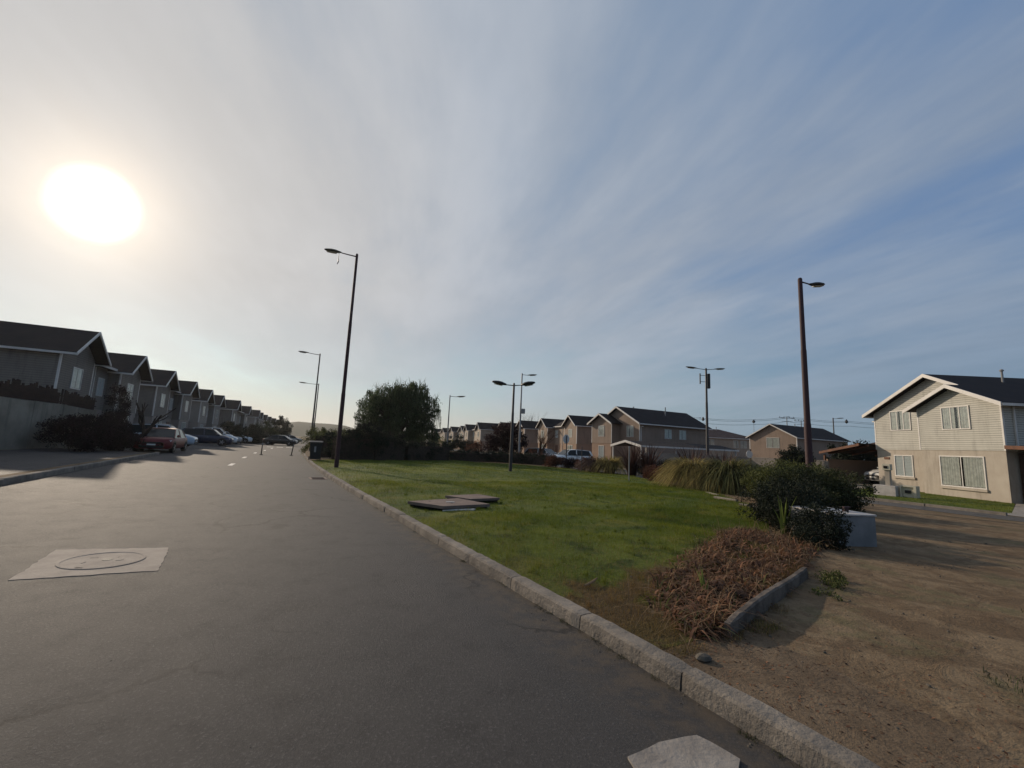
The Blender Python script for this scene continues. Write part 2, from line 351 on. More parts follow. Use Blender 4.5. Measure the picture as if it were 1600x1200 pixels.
M['leafl']=mat('leaf_willow',(.065,.085,.035),.6,.25,col2=(.04,.058,.025),vscale=1.2,island=.45,trans=.4)
M['leafd']=mat('leaf_dark',(.020,.026,.015),.75,.2,col2=(.012,.016,.010),vscale=1.5,island=.5,trans=.2)
M['leafo']=mat('leaf_olive',(.115,.12,.036),.7,.2,col2=(.055,.068,.022),vscale=1.8,island=.5,trans=.35)
M['leafr']=mat('leaf_maroon',(.040,.018,.018),.7,.2,col2=(.022,.011,.012),vscale=1.5,island=.5,trans=.25)
M['leafx']=mat('leaf_russet',(.11,.045,.026),.75,.2,col2=(.06,.028,.018),vscale=2,island=.5,trans=.3)
M['leafp']=mat('leaf_purple_brown',(.026,.015,.016),.8,.15,col2=(.016,.010,.011),vscale=2,island=.5,trans=.2)
M['strawg']=mat('pampas_blade',(.42,.33,.12),.7,.2,col2=(.13,.115,.04),vscale=2,island=.7,trans=.55)
M['strawo']=mat('pampas_green_blade',(.15,.14,.05),.7,.2,col2=(.085,.09,.032),vscale=2,island=.7,trans=.4)
M['flax']=mat('flax_blade',(.065,.032,.026),.65,.25,col2=(.04,.022,.018),vscale=2,island=.4,trans=.3)
M['flaxg']=mat('flax_green_blade',(.16,.20,.05),.55,.3,col2=(.11,.15,.04),vscale=3,island=.2,trans=.45)
M['deadl']=mat('dead_leaf',(.21,.105,.055),.8,.2,col2=(.085,.044,.028),vscale=3,island=.8,trans=.25)
M['straw']=mat('straw_stalk',(.33,.22,.12),.8,.2,col2=(.18,.115,.07),vscale=4,island=.4,trans=.3)
M['hill']=mat('hillside',(.085,.085,.05),.95,.1,vscale=.02,col2=(.055,.06,.04))
M['flower']=mat('yellow_flower',(.62,.36,.05),.6,.2,trans=.3,col=(.62,.36,.05)) if False else mat('yellow_flower',(.62,.38,.06),.6,.2,trans=.3)
# ================================================================ THE SETTING
def nk(s): return float(np.interp(s,[-4,1,3,6.3,9.4,13.6,18.8,24,29,36],[2.46,2.46,2.44,2.34,2.28,2.17,2.12,2.14,2.25,2.3]))+dd(s)
def gr(x,y):
    n=x*NX+y*NY; s=-x*NY+y*NX; z=gz(x,y); k=nk(s)
    z+=.09*sm((n-k-.05)/.1)
    if n<-4.9+dd(s)*0: z+=.10*sm((-5.0-n)/.1)*(1-sm((s-29.6)/1.5))
    return z
def grid_ns(name,nfun,svals,zoff,m,kind='structure',zf=None):
    """sheet draped on the terrain; nfun(s) gives the list of n at that s"""
    V=[];F=[]; k=None
    for i,s in enumerate(svals):
        nl=nfun(s); k=len(nl)
        for n in nl:
            x,y=ns(n,s); V.append((x,y,(zf or gr)(x,y)+zoff))
        if i:
            for j in range(k-1): a=(i-1)*k+j; F.append((a,a+1,a+1+k,a+k))
    o=MB().add(V,F).build(name,m,smooth=True); tag(o,kind=kind); return o
far=[10,14,20,30,45,70,110,200,400,900,2500]
nneg=[-2500,-900,-400,-200,-110,-70,-45,-32,-25]+list(np.arange(-20,-5.4,1.))+[-5.3,-5.12,-5.06,-5.0,-4.94,-4.88]+list(np.arange(-4.5,2.,.8))
def gn(s):
    k=nk(s); return nneg+[k-.1,k+.04,k+.08,k+.12,k+.16,k+.25]+[k+v for v in (.6,1.2,2,3,4,5,6,7,8,9,10,11,12,13,14,15,16,17,18,19,20,22,24,27,30,35,45,70,110,200,400,900,2500)]
grid_ns('ground',gn,[-600,-100,-30,-12,-6]+list(np.arange(-4,40,.8))+[42,45,50,55,60,70,85,100,120,150,200,300,500,1200,4000],0,M['dirt'])
rs=[-12,-8]+list(np.arange(-6,60,1.))+[62,66,70,76,84,92,100,115,130,150,180]
def road_n(s):
    l=-4.93+(0 if s<30.5 else min(0,-(s-30.5)*3.2)); l=max(l,-9.6+dd(s)*.8); r=nk(s)+.02
    return list(np.linspace(l,r,14))
grid_ns('road',road_n,rs,.006,M['asphalt'])
grid_ns('pavement',lambda s:list(np.linspace(-9.2+.0*s,-5.08,6)),list(np.arange(0,30.6,1.)),.006,M['pavement'])
grid_ns('car_park',lambda s:list(np.linspace(-12.5+dd(s)*.8,-9.6+dd(s)*.8,3)),[31,33,36,40,45,50,55,60,70,80,95,110,130],.004,M['pavement'])
# second street, beyond the lawn; bends away with the far row of houses
P2=[(28,-20),(23.5,0),(19.5,9.5),(17.5,14.7),(16.4,17.3),(15.,19.9),(13.9,23),(13.,27),(11.3,33),(9.4,40),(7.9,47),(6.2,54),(4.6,62),(2.,71),(-2,80),(-6,89),(-11,98),(-17,115),(-27,140)]
wn=lambda y: -1.9-3.8*sm((y-20)/10)
def ribbon(name,pts,w0,w1,zoff,m,kind='structure',seg=6):
    V=[];F=[];P=[]
    for i in range(len(pts)-1):
        a=Vector(pts[i]);b=Vector(pts[i+1]); q=max(1,int((b-a).length/1.5))
        P+=[a+(b-a)*k/q for k in range(q)]
    P.append(Vector(pts[-1])); P=[sum((P[max(0,min(len(P)-1,i+k))] for k in (-2,-1,0,1,2)),Vector((0,0)))/5 for i in range(len(P))]
    for i,p in enumerate(P):
        d=(P[min(i+1,len(P)-1)]-P[max(i-1,0)]).normalized(); nn=Vector((d.y,-d.x))
        for j in range(seg+1):
            a_=w0(p.y) if callable(w0) else w0; q=p+nn*(a_+(w1-a_)*j/seg); V.append((q.x,q.y,gr(q.x,q.y)+zoff))
        if i:
            for j in range(seg): a=(i-1)*(seg+1)+j; F.append((a+seg+1,a+seg+2,a+1,a))
    return tag(MB().add(V,F).build(name,m,smooth=True),kind=kind),P
_,P2s=ribbon('second_street',P2,wn,0.,.008,M['asphalt2'])
def ramp_strip(name,P,off,w,h,m):
    mb=MB()
    for i in range(len(P)-1):
        d=(P[i+1]-P[i]).normalized(); nn=Vector((d.y,-d.x)); a=P[i]+nn*off; b=P[i+1]+nn*off
        z0=gr(a.x,a.y)
        L=(b-a).length; a2=a+d*.02; b2=b-d*.02
        q=[(a2.x,a2.y,z0-.05),(a2.x+nn.x*w,a2.y+nn.y*w,z0-.05),(a2.x+nn.x*w,a2.y+nn.y*w,z0+h),(a2.x,a2.y,z0+h)]
        mb.prism(q,(b2.x-a2.x,b2.y-a2.y,0))
    return tag(mb.build(name,m),kind='structure')
ramp_strip('kerb_beyond_street',[p for p in P2s if 14.5<p.y<110],0.,.12,.11,M['kerbc'])
# front kerb: cast blocks about a metre long, worn
def kerb(name,nf,joints,side,w,h,m,jit=.006):
    mb=MB()
    for a,b in zip(joints[:-1],joints[1:]):
        jn=random.uniform(-1,1)*jit*1.6; jz=random.uniform(-1,1)*jit
        st=np.linspace(a+.006,b-.006,13); V=[];k=8
        for i,s in enumerate(st):
            e=min(i,12-i); c=.0 if e>0 else .008
            n0=nf(s)+jn+random.uniform(-1,1)*jit*.5; x0,y0=ns(n0,s); z0=gz(x0,y0)
            top=h+jz+random.uniform(-1,1)*jit*.6
            prof=[(0,-.05),(.0+c,top*.35),(.007+c,top-.018-c),(.022,top-.002-c),(w*.55,top+.002-c),(w-.012,top-c),(w,top-.02),(w,-.05)]
            for (dn,dz) in prof:
                x,y=ns(n0+side*dn,s); V.append((x,y,z0+dz+random.uniform(-1,1)*.0022))
        F=[]
        for i in range(12):
            for j in range(k-1):
                q=i*k+j; f=(q,q+k,q+k+1,q+1); F.append(f if side>0 else f[::-1])
        F.append(tuple(range(k))); F.append(tuple(12*k+j for j in range(k))[::-1])
        mb.add(V,F)
    return tag(mb.build(name,m,smooth=False),kind='structure')
J=[-1.0,.02,1.03,2.04,3.05,4.17,5.2]
while J[-1]<40: J.append(J[-1]+1.03)
kerb('kerb',nk,J,1,.15,.125,M['kerbc'],.005)
kerb('kerb_opposite',lambda s:-4.93,list(np.arange(2,30.5,1.0)),-1,.14,.15,M['kerbc'])
# painted dashes down the road, and the row across it where it bends
mb=MB()
def patch(mb,pts,zo=.010):
    mb.add([(x,y,gr(x,y)+zo) for x,y in pts],[tuple(range(len(pts)))])
for n,s,L in ((-1.31,24.2,1.6),(-1.08,31.4,1.8),(-.67,39.,1.9),(-.05,45.5,2.),(.56,52.,2.)):
    s0=s-L/2;s1=s+L/2; sl=.035
    patch(mb,[ns(n-.09,s0),ns(n+.09,s0),ns(n+.09+sl*L,s1),ns(n-.09+sl*L,s1)])
for n in (.5,1.5,2.5): patch(mb,[ns(n-.35,57.6),ns(n+.3,57.2),ns(n+.3,58.6),ns(n-.35,59.)])
for s in np.arange(33,76,2.65):    # bay lines of the perpendicular parking
    l=-9.3+dd(s)*.8; patch(mb,[ns(l,s),ns(l+4.3,s),ns(l+4.3,s+.1),ns(l,s+.1)])
tag(mb.build('road_marking',M['paint']),kind='structure')

# lawn
lr=[(2.3,3.35),(3.07,5.9),(4.75,8.0),(6,10.1),(7.8,12.6),(10,14.6),(15,17.6),(20,20.),(23,20.7),(27,20.),(31.3,17.9),(34,14.)]
ll=[(2.3,0),(28,0),(29.5,3.4),(31,6.),(34,11.)]
def lawn_l(s): return nk(s)+.17+float(np.interp(s,*zip(*ll)))
def lawn_r(s): return float(np.interp(s,*zip(*lr)))
def lz(x,y):
    n=x*NX+y*NY; s=-x*NY+y*NX; e=sm((n-nk(s)-.14)/.35)*sm((s-2.3)/.7)
    return gr(x,y)+.010+e*(.034+.02*math.sin(x*.9+.3)*math.cos(y*.7)+.015*math.sin(2.3*x+y*1.7)+.012*math.sin(5.1*x-1.3*y)*math.sin(4.3*y))
def lawn_n(s):
    a,b=lawn_l(s),lawn_r(s); return list(a+(b-a)*np.linspace(0,1,40))
LAWN=grid_ns('lawn',lawn_n,list(np.linspace(2.35,34,110)),.012,M['lawn'],zf=lambda x,y:lz(x,y)-.012)
def blades(name,pts,h,w,m,lean=.5,seg=1,kind=None,parent=None,curl=0.,loc=(0,0,0),mi=None,dirs=None,lmin=.1,cx=1.):
    """pts (n,3); h,w arrays; one tapering, bending ribbon each"""
    n=len(pts); th=rng.uniform(0,2*PI,n) if dirs is None else dirs; ln=rng.uniform(lmin,1,n)*lean
    ph=th+PI/2+rng.uniform(-.6,.6,n)
    side=np.stack([np.cos(ph),np.sin(ph),np.zeros(n)],1); out=np.stack([np.cos(th),np.sin(th),np.zeros(n)],1)
    V=[];k=seg+1
    for j in range(k):
        f=j/seg; hor=h*(ln*f**1.6+cx*curl*f**3*ln); ver=h*(f*np.sqrt(np.maximum(.05,1-(ln*.7)**2))-curl*1.1*ln*f**3)
        c=pts+out*hor[:,None]+np.array([0,0,1.])*ver[:,None]
        ww=w*(1-.92*f**1.5)*(.6+.4*min(1,f*4+.3))
        V.append(c-side*ww[:,None]*.5); V.append(c+side*ww[:,None]*.5)
    V=np.stack(V,1).reshape(-1,3); F=[]
    base=np.arange(n)*2*k
    for j in range(seg): F.append(np.stack([base+2*j,base+2*j+1,base+2*j+3,base+2*j+2],1))
    F=np.concatenate(F,0)
    mm=None if mi is None else np.tile(mi,seg)
    o=np_mesh(name,V,F,m,parent,loc,mi=mm)
    if kind: tag(o,kind=kind)
    return o
# grass on the lawn
S=[];Wd=[];Hh=[]
def sample_lawn(cnt,s0,s1):
    out=[]
    ss=rng.uniform(s0,s1,cnt*2)
    wid=np.array([lawn_r(s)-lawn_l(s) for s in ss]); keep=rng.uniform(0,wid.max(),len(ss))<wid
    ss=ss[keep][:cnt]; 
    for s in ss:
        n=rng.uniform(lawn_l(s)-.03,lawn_r(s)+.1); x,y=ns(n,s); out.append((x,y,lz(x,y)-.006))
    return out
pts=sample_lawn(95000,2.4,8)+sample_lawn(85000,8,15)+sample_lawn(60000,15,34)
pts=np.array(pts); d=np.linalg.norm(pts[:,:2],axis=1)
hh=rng.uniform(.028,.066,len(pts))*(1+.4*np.sin(pts[:,0]*1.7+np.sin(pts[:,1]*1.3)*2)*np.cos(pts[:,1]*1.1))*np.minimum(1.25,.85+d/40)
tag(blades('grass_blades',pts,hh,.0035*np.maximum(1,d/5.5),M['blade'],lean=.9,seg=1),kind='stuff')

TP=[]
for _ in range(420):
    s=2.9+abs(random.gauss(0,5.5)); 
    if s>20: continue
    n=random.uniform(lawn_l(s)+.05,lawn_r(s)); x,y=ns(n,s); c=random.randint(14,34); r=random.uniform(.02,.07)
    for _ in range(c): a=random.uniform(0,2*PI); q=r*random.random()**.5; TP.append((x+q*math.cos(a),y+q*math.sin(a),lz(x,y)-.004))
TP=np.array(TP); tag(blades('grass_tufts',TP,rng.uniform(.04,.105,len(TP)),.0042*np.maximum(1,np.linalg.norm(TP[:,:2],axis=1)/6),M['blade'],lean=1.0,seg=2,curl=.3),kind='stuff')
# the dirt corner: worn soil behind the kerb, dropped leaves, straw, small stones
def soil_n(s):
    return list(nk(s)+.16+(float(np.interp(s,[.2,1.,2.3,3.2,4.2],[.4,.8,1.0,.6,.2])))*np.linspace(0,1,6))
grid_ns('soil_patch',soil_n,list(np.linspace(-.5,4.2,20)),.007,M['soil'])
def scatter(name,cnt,area,m,size,kind='stuff',elong=1.,lift=.005,flat=.3,mi=None):
    P=[];
    while len(P)<cnt:
        n,s=area(); x,y=ns(n,s); P.append((x,y,gr(x,y)+lift))
    P=np.array(P); n_=len(P); a=rng.uniform(0,2*PI,n_); L=rng.uniform(.5,1.3,n_)*size*elong; w=rng.uniform(.5,1.2,n_)*size
    u=np.stack([np.cos(a)*L,np.sin(a)*L,rng.uniform(-flat,flat,n_)*L],1); v=np.stack([-np.sin(a)*w,np.cos(a)*w,rng.uniform(-flat,flat,n_)*w],1)
    hgt=np.stack([0*w,0*w,np.abs(rng.normal(0,.35,n_))*w*flat*2+np.abs(u[:,2])*.5+np.abs(v[:,2])*.5],1)
    V=np.stack([P-u*.5+hgt,P+v*.5+hgt,P+u*.5+hgt,P-v*.5+hgt],1).reshape(-1,3); b=np.arange(n_)*4
    return tag(np_mesh(name,V,np.stack([b,b+1,b+2,b+3],1),m,mi=mi),kind=kind)
scatter('leaf_litter',1500,lambda:(lambda s:(nk(s)+.2+abs(random.gauss(0,1.0)),s))(random.uniform(.2,4.6)),M['deadl'],.014,elong=1.8)
scatter('straw_litter',1500,lambda:(lambda s:(random.uniform(3,13),s))(random.uniform(-1.5,4.)),M['straw'],.006,elong=9,flat=.1)
mb=MB()
def pebble(mb,x,y,z,r,mi=0):
    k=[(r*random.uniform(.7,1.2)) for _ in range(3)]; a=random.uniform(0,PI); V=[];F=[]
    for i in range(1,4):
        for j in range(7):
            q=2*PI*j/7+a; e=PI*i/4; V.append((x+k[0]*math.sin(e)*math.cos(q)*random.uniform(.85,1.1),y+k[1]*math.sin(e)*math.sin(q)*random.uniform(.85,1.1),z+k[2]*.7*math.cos(e)+r*.2))
    V+= [(x,y,z+k[2]*.75+r*.2),(x,y,z-r*.5)]
    for i in range(2):
        for j in range(7): F.append((i*7+j,(i+1)*7+j,(i+1)*7+(j+1)%7,i*7+(j+1)%7))
    for j in range(7): F.append((21,j,(j+1)%7)); F.append((22,14+(j+1)%7,14+j))
    mb.add(V,F,mi)
for _ in range(620):
    s=random.uniform(-2.5,5); n=random.uniform(2.8,13) if random.random()<.8 else nk(s)+random.uniform(.2,1)
    x,y=ns(n,s); pebble(mb,x,y,gr(x,y),random.uniform(.004,.014)*(2.2 if random.random()<.04 else 1))
for _ in range(260):
    s=random.uniform(.5,20); n=nk(s)-abs(random.gauss(0,.12))-.02; x,y=ns(n,s); pebble(mb,x,y,gr(x,y)+.004,random.uniform(.003,.009))
for _ in range(220):
    s=random.uniform(1,14); n=random.uniform(-5,2.2); x,y=ns(n,s); pebble(mb,x,y,gr(x,y)+.004,random.uniform(.002,.006))
tag(mb.build('gravel',M['stone'],smooth=True),kind='stuff')
# weeds rooted in the joint between kerb and asphalt, and on the dirt
def tuft_pts(cx,cy,r,c,z=None):
    a=rng.uniform(0,2*PI,c); q=r*np.sqrt(rng.uniform(0,1,c)); X=cx+np.cos(a)*q; Y=cy+np.sin(a)*q
    return np.array([(x,y,(gr(x,y) if z is None else z)) for x,y in zip(X,Y)])
T=[]
for s,c in ((1.55,160),(1.2,120),(2.15,90),(2.55,140),(2.9,110),(3.3,180),(3.55,120),(4.3,90),(5.4,120),(7.1,60),(9.8,80)):
    for q in range(4):
        ss=s+random.uniform(-.14,.14); x,y=ns(nk(ss)-.02,ss); T.append(tuft_pts(x,y,.035,c//4))
T=np.concatenate(T); tag(blades('kerb_weeds',T,rng.uniform(.012,.04,len(T)),np.full(len(T),.004),M['leaf'],lean=1.6,seg=2,curl=.4),kind='stuff')
T=[]
for n,s,r,c in ((6.9,1.2,.3,200),(6.,.3,.35,200),(8.,1.,.3,150),(4.5,1.,.2,90),(5.2,.6,.25,90)):
    x,y=ns(n,s); T.append(tuft_pts(x,y,r,c))
T=np.concatenate(T); tag(blades('dirt_weeds',T,rng.uniform(.02,.07,len(T)),np.full(len(T),.007),M['leaf'],lean=1.5,seg=2,curl=.4),kind='stuff')

# hills far down the road
def hills(name,pts,depth,m):
    V=[];F=[];k=7
    for (x,y,h) in pts:
        d=Vector((x,y,0)).normalized()
        for j in range(k):
            f=j/(k-1); q=Vector((x,y,0))+d*depth*(f-.5); V.append((q.x,q.y,-.5+h*math.sin(PI*min(1,f*.5/.5))*1.0))
    for i in range(len(pts)-1):
        for j in range(k-1): a=i*k+j; F.append((a,a+k,a+k+1,a+1))
    return tag(MB().add(V,F).build(name,m,smooth=True),kind='structure')
hp=[]
for i in range(60):
    az=R(-75+i*1.75); d=900; h=17*math.exp(-((math.degrees(az)+28)/14)**2)+9+3.0*math.sin(i*.9)+1.5*math.sin(i*2.3)
    if az>R(-12): h=8+2*math.sin(i*.7)
    hp.append((d*math.sin(az),d*math.cos(az),h))
hills('hill',hp,400,M['hill'])
# ================================================================ HOUSES
def rake(mb,x0,z0,x1,z1,y,t=.05,h=.16,mi=0):
    """fascia board along a rake in the plane y, between (x0,z0) and (x1,z1)"""
    mb.prism([(x0,y,z0),(x1,y,z1),(x1,y,z1-h),(x0,y,z0-h)],(0,-t,0),mi)
def slope_roof(mb,xr,zr,xe,ze,y0,y1,t=.09):
    """one roof slope: ridge (xr,zr) to eave (xe,ze), from y0 to y1"""
    mb.prism([(xr,y0,zr),(xe,y0,ze),(xe,y0,ze-t),(xr,y0,zr-t)],(0,y1-y0,0))
def window(parent,x0,x1,z0,z1,y,pane='curtain',bars=1,frm='white',proud=.03,rec=.0,axis='y'):
    """window on a wall facing -y (axis 'y') or facing +x/-x (axis 'x', y is then the x of the wall, sign in proud)"""
    fw=.055; mb=MB(); g=MB(); c=MB()
    def bx(m,a0,a1,b0,b1,d0,d1):
        if axis=='y': m.box(a0,a1,min(d0,d1),max(d0,d1),b0,b1)
        else: m.box(min(d0,d1),max(d0,d1),a0,a1,b0,b1)
    s=-1 if axis=='y' else (1 if proud>0 else -1); p=abs(proud)
    for a0,a1,b0,b1 in ((x0-fw,x1+fw,z1,z1+fw),(x0-fw,x1+fw,z0-fw,z0),(x0-fw,x0,z0,z1),(x1,x1+fw,z0,z1)): bx(mb,a0,a1,b0,b1,y+s*.001,y+s*(p+.012))
    for i in range(1,bars+1):
        xx=x0+(x1-x0)*i/(bars+1); bx(mb,xx-.022,xx+.022,z0,z1,y+s*.02,y+s*(p+.004))
    f=mb.build('window',M[frm],parent)
    if pane=='curtain':   # two pleated drapes with a gap, in real folds
        gap=(x1-x0)*random.uniform(.04,.12); mid=(x0+x1)/2+(x1-x0)*random.uniform(-.12,.12); bx(c,x0+.002,x1-.002,z0+.002,z1-.002,y+s*.001,y+s*.004)
        d=MB()
        for (a0,a1) in ((x0+.01,mid-gap/2),(mid+gap/2,x1-.01)):
            k=max(6,int((a1-a0)/.028)); V=[]
            ph=random.uniform(0,6)
            for i in range(k+1):
                xx=a0+(a1-a0)*i/k; dd_=(y+s*(.012+.0065*math.sin(xx*48+ph+1.2*math.sin(xx*9)))); 
                for zz in (z0+.02,z1-.01): V.append((xx,dd_,zz) if axis=='y' else (dd_,xx,zz))
            d.add(V,[(2*i,2*i+2,2*i+3,2*i+1) for i in range(k)])
        c.build('room_shade_panel',M['dark'],f); d.build('curtain',M['curtain'],f)  # thin black panel stands in for the unlit room between the drapes
    else:
        bx(c,x0+.002,x1-.002,z0+.002,z1-.002,y+s*.001,y+s*.006); c.build('blind',M[pane],f)
    yy=y+s*.024; g.add([(x0,yy,z0),(x1,yy,z0),(x1,yy,z1),(x0,yy,z1)] if axis=='y' else [(yy,x0,z0),(yy,x1,z0),(yy,x1,z1),(yy,x0,z1)],[(0,1,2,3)])
    g.build('pane',M['pane'],f)
    return f
def pane_mat():
    m=bpy.data.materials.new('window_pane'); m.use_nodes=True; t=NT(m.node_tree); t.n.clear()
    tr=t.add('ShaderNodeBsdfTransparent'); tr.inputs[0].default_value=(.90,.93,.92,1)
    gl=t.add('ShaderNodeBsdfGlossy'); gl.inputs['Roughness'].default_value=.05; gl.inputs[0].default_value=(.9,.95,1,1)
    lw=t.add('ShaderNodeLayerWeight'); lw.inputs[0].default_value=.35
    mx=t.add('ShaderNodeMixShader'); t.l.new(t.m('ADD',.06,t.m('MULTIPLY',lw.outputs['Fresnel'],.45)),mx.inputs[0]); t.l.new(tr.outputs[0],mx.inputs[1]); t.l.new(gl.outputs[0],mx.inputs[2])
    o=t.add('ShaderNodeOutputMaterial'); t.l.new(mx.outputs[0],o.inputs[0]); return m
M['pane']=pane_mat()
def pipe(parent,x,y,z,h=.5):
    MB().tube([(x,y,z-.2),(x,y,z+h)],.05,8).lathe([(.09,z+h),(.10,z+h+.05),(.03,z+h+.12)],10,'z',(x,y,0)).build('flue_pipe',M['greypole'],parent)
def gable_pts(x0,x1,he,hr,y): return [(x0,y,he),(x1,y,he),((x0+x1)/2,y,hr)]

def duplex(name,label,loc,rz,group,W=9.0,he=5.2,hr=6.9,hb=2.45,sid='sidL',stu='stuccoL',roof='roof',detail=True,wing=4.1,depth=10.,rec=1.2,side_canopy=True,cat='house',fo=.4):
    """semi-detached pair: two gabled wings facing the street with a recessed middle.
    local x along the street, front faces -y, first gable centred on x=0, second on x=W"""
    t=thing(name,label,cat,loc,rz,group)
    w=wing/2; X0,X1=-w,W+w
    gr_=MB(); up=MB()
    for c in (0,W): gr_.box(c-w+.03,c+w-.03,.03,depth-.03,-.6,hb)
    gr_.box(w-.03,W-w+.03,rec+.03,depth-.06,-.6,hb-.002)
    gr_.build('ground_floor_wall',M[stu],t)
    for c in (0,W):
        up.box(c-w,c+w,0,depth,hb,he); up.prism([(c-w,0,he),(c+w,0,he),(c,0,he+(hr-he)*w/(w+.25))],(0,depth,0))
    up.box(w,W-w,rec,depth-.03,hb+.002,he-.002)
    up.build('upper_siding',M[sid],t)
    rf=MB(); ov=.3; s=(hr-he)/w; e=w+ov; ze=he-ov*s+.12; zr=hr+.12
    for c in (0,W):
        slope_roof(rf,c,zr,c-e,ze,-fo,depth+.3); slope_roof(rf,c,zr-.004,c+e,ze,-fo,depth+.3)
    # middle saddle roof
    yf=rec-.35-(fo-.4)*.6; zf=he-.02; run=(hr-he)/ (s*.8)
    rf.prism([(w-.1,yf,zf+.1),(w-.1,yf+run,hr-.02),(w-.1,depth-1.5,hr-.02),(w-.1,depth,zf),(w-.1,yf,zf)],(W-2*w+.2,0,0))
    rfo=rf.build('roof',M[roof],t)
    for c in (0,W): pipe(rfo,c+.5,depth*.45,zr-.2,.55)
    MB().box(W*.5-.1,W*.5+.1,depth*.5,depth*.5+.2,hr-.1,hr+.45).build('vent_stack',M['greypole'],rfo)
    fa=MB()
    for c in (0,W):
        rake(fa,c-e,ze+.012,c,zr+.012,-fo-.002); rake(fa,c,zr+.012,c+e,ze+.012,-fo-.003)
        fa.box(c-e-.03,c-e+.03,-fo,depth+.25,ze-.13,ze-.02); fa.box(c+e-.03,c+e+.03,-fo,depth+.25,ze-.13,ze-.02)
    fa.box(w+ov+.05,W-w-ov-.05,yf-.05,yf,zf-.05,zf+.09)
    fa.build('fascia',M['white'],t)
    for c in (0,W):
        for sx in (-1,1): MB().box(c+sx*w-.05+sx*.004,c+sx*w+.05+sx*.004,-.006,.08,hb,he-.12).build('corner_trim',M['white'],t)
    for c,sgn in ((0,1),(W,-1)):
        window(t,c-.55,c+.55,hb+.95,hb+2.05,0,'curtain')
        window(t,c-.75,c+.75,.35,2.05,.03,'curtain')
        xx=c+sgn*(w+1.1); window(t,xx-.45,xx+.45,hb+.95,hb+2.05,rec,'blind')
        if detail:
            MB().box(xx-.45,xx+.45,rec-.03,rec+.02,0.,2.05).build('front_door',M['door'],t)
    tr=MB(); tr.box(W/2-.04,W/2+.04,rec-.05,rec-.002,-.3,he-.1); tr.build('drain_pipe',M['white'],t)
    for c in (0,W): MB().box(c-w-.012,c-w+.0,-.01,depth,hb-.06,hb+.03).build('band_trim',M[sid],t)
    if side_canopy:   # small flat canopy over the side entrance, on posts
        k=MB(); k.box(-w-2.6,-w-.02,1.2,1.35,hb-.25,hb+.1); k.box(-w-2.6,-w-.02,1.35,6.5,hb-.05,hb+.04)
        cn=k.build('carport_canopy',M['sidL2' if sid=='sidL' else sid],t)
        MB().box(-w-2.55,-w-2.43,1.22,1.34,-.5,hb-.25).build('canopy_post',M['wood'],t); MB().box(-w-2.55,-w-2.43,6.2,6.32,-.5,hb-.05).build('canopy_post',M['wood'],t)
    return t
def single(name,label,loc,rz,cat='house',group=None,sid='cream',stu='stucco',he=4.6,hr=6.9,hb=2.45,W=7.4,wingw=4.3,depth=10.,rec=1.0,mirror=False,big=True,roof='roof'):
    """detached front: broad gable with a lower forward wing sharing its outer slope"""
    t=thing(name,label,cat,loc,rz,group)
    X=lambda x: (W-x) if mirror else x
    def bx(m,x0,x1,*a): 
        q=sorted((X(x0),X(x1))); m.box(q[0],q[1],*a)
    xw=W-wingw
    a=MB(); bx(a,.03,W-.03,rec+.03,depth,-.6,hb); bx(a,xw+.03,W-.03,.03,rec+.04,-.6,hb-.002) ; a.build('ground_floor_wall',M[stu],t)
    b=MB(); p=(hr-he)/(W/2)
    bx(b,0,W,rec,depth,hb,he); b.prism([(X(0),rec,he),(X(W),rec,he),(X(W/2),rec,hr)],(0,depth-rec,0))
    zwr=he+p*wingw/2
    bx(b,xw,W-.002,0,rec+.1,hb+.002,he-.002); b.prism([(X(xw),0,he),(X(W),0,he),(X(W-wingw/2),0,zwr)],(0,rec+.2,0)); b.build('upper_siding',M[sid],t)
    ov=.42; r=MB(); ze=he-ov*p+.13; zr=hr+.13
    slope_roof(r,X(W/2),zr,X(-ov),ze,rec-.42,depth+.3); slope_roof(r,X(W/2),zr-.004,X(W+ov),ze-.004,rec-.42,depth+.3)
    cx=W-wingw/2; zc=zwr+.13
    slope_roof(r,X(cx),zc,X(W+ov),ze,-.42,rec+.3); slope_roof(r,X(cx),zc-.003,X(xw-ov),ze,-.42,rec+.9)
    ro=r.build('roof',M[roof],t)
    pipe(ro,X(W*.62),depth*.35,zr-.35,.5); MB().tube([(X(W*.3),depth*.6,zr-1),(X(W*.3),depth*.6,zr+.3)],.06).build('flue_pipe',M['greypole'],ro)
    f=MB(); h=.2
    rake(f,X(-ov),ze+.014,X(W/2),zr+.014,rec-.422,h=h); 
    k=.5; rake(f,X(W/2),zr+.012,X(W-wingw/2-.05),zr+.012-p*(W/2-wingw/2-.05),rec-.424,h=h)
    rake(f,X(xw-ov),ze+.013,X(cx),zc+.013,-.425,h=h); rake(f,X(cx),zc+.011,X(W+ov),ze+.011,-.427,h=h)
    bx(f,-ov-.05,-ov+.02,rec-.42,depth+.28,ze-.16,ze-.03); bx(f,W+ov-.02,W+ov+.05,-.42,depth+.28,ze-.16,ze-.03)
    f.build('fascia',M['white'],t)
    for q in ((-.012,.07,rec-.012,rec+.08,hb,he-.05),(W-.07,W+.012,-.012,.08,hb,he-.1),(xw-.03,xw+.04,-.012,.05,hb,he-.05)): tr=MB(); bx(tr,*q); tr.build('corner_trim',M['white'],t)
    g=MB(); bx(g,-ov+.05,-.05,rec+.15,rec+.22,he-.5,he-.43); bx(g,-.08,-.014,rec+.15,rec+.22,-.2,he-.43); g.build('drain_pipe',M['white'],t)
    g=MB(); bx(g,W+.014,W+.08,.5,.57,hb,he-.2); g.build('drain_pipe',M['white'],t)
    return t,X,xw
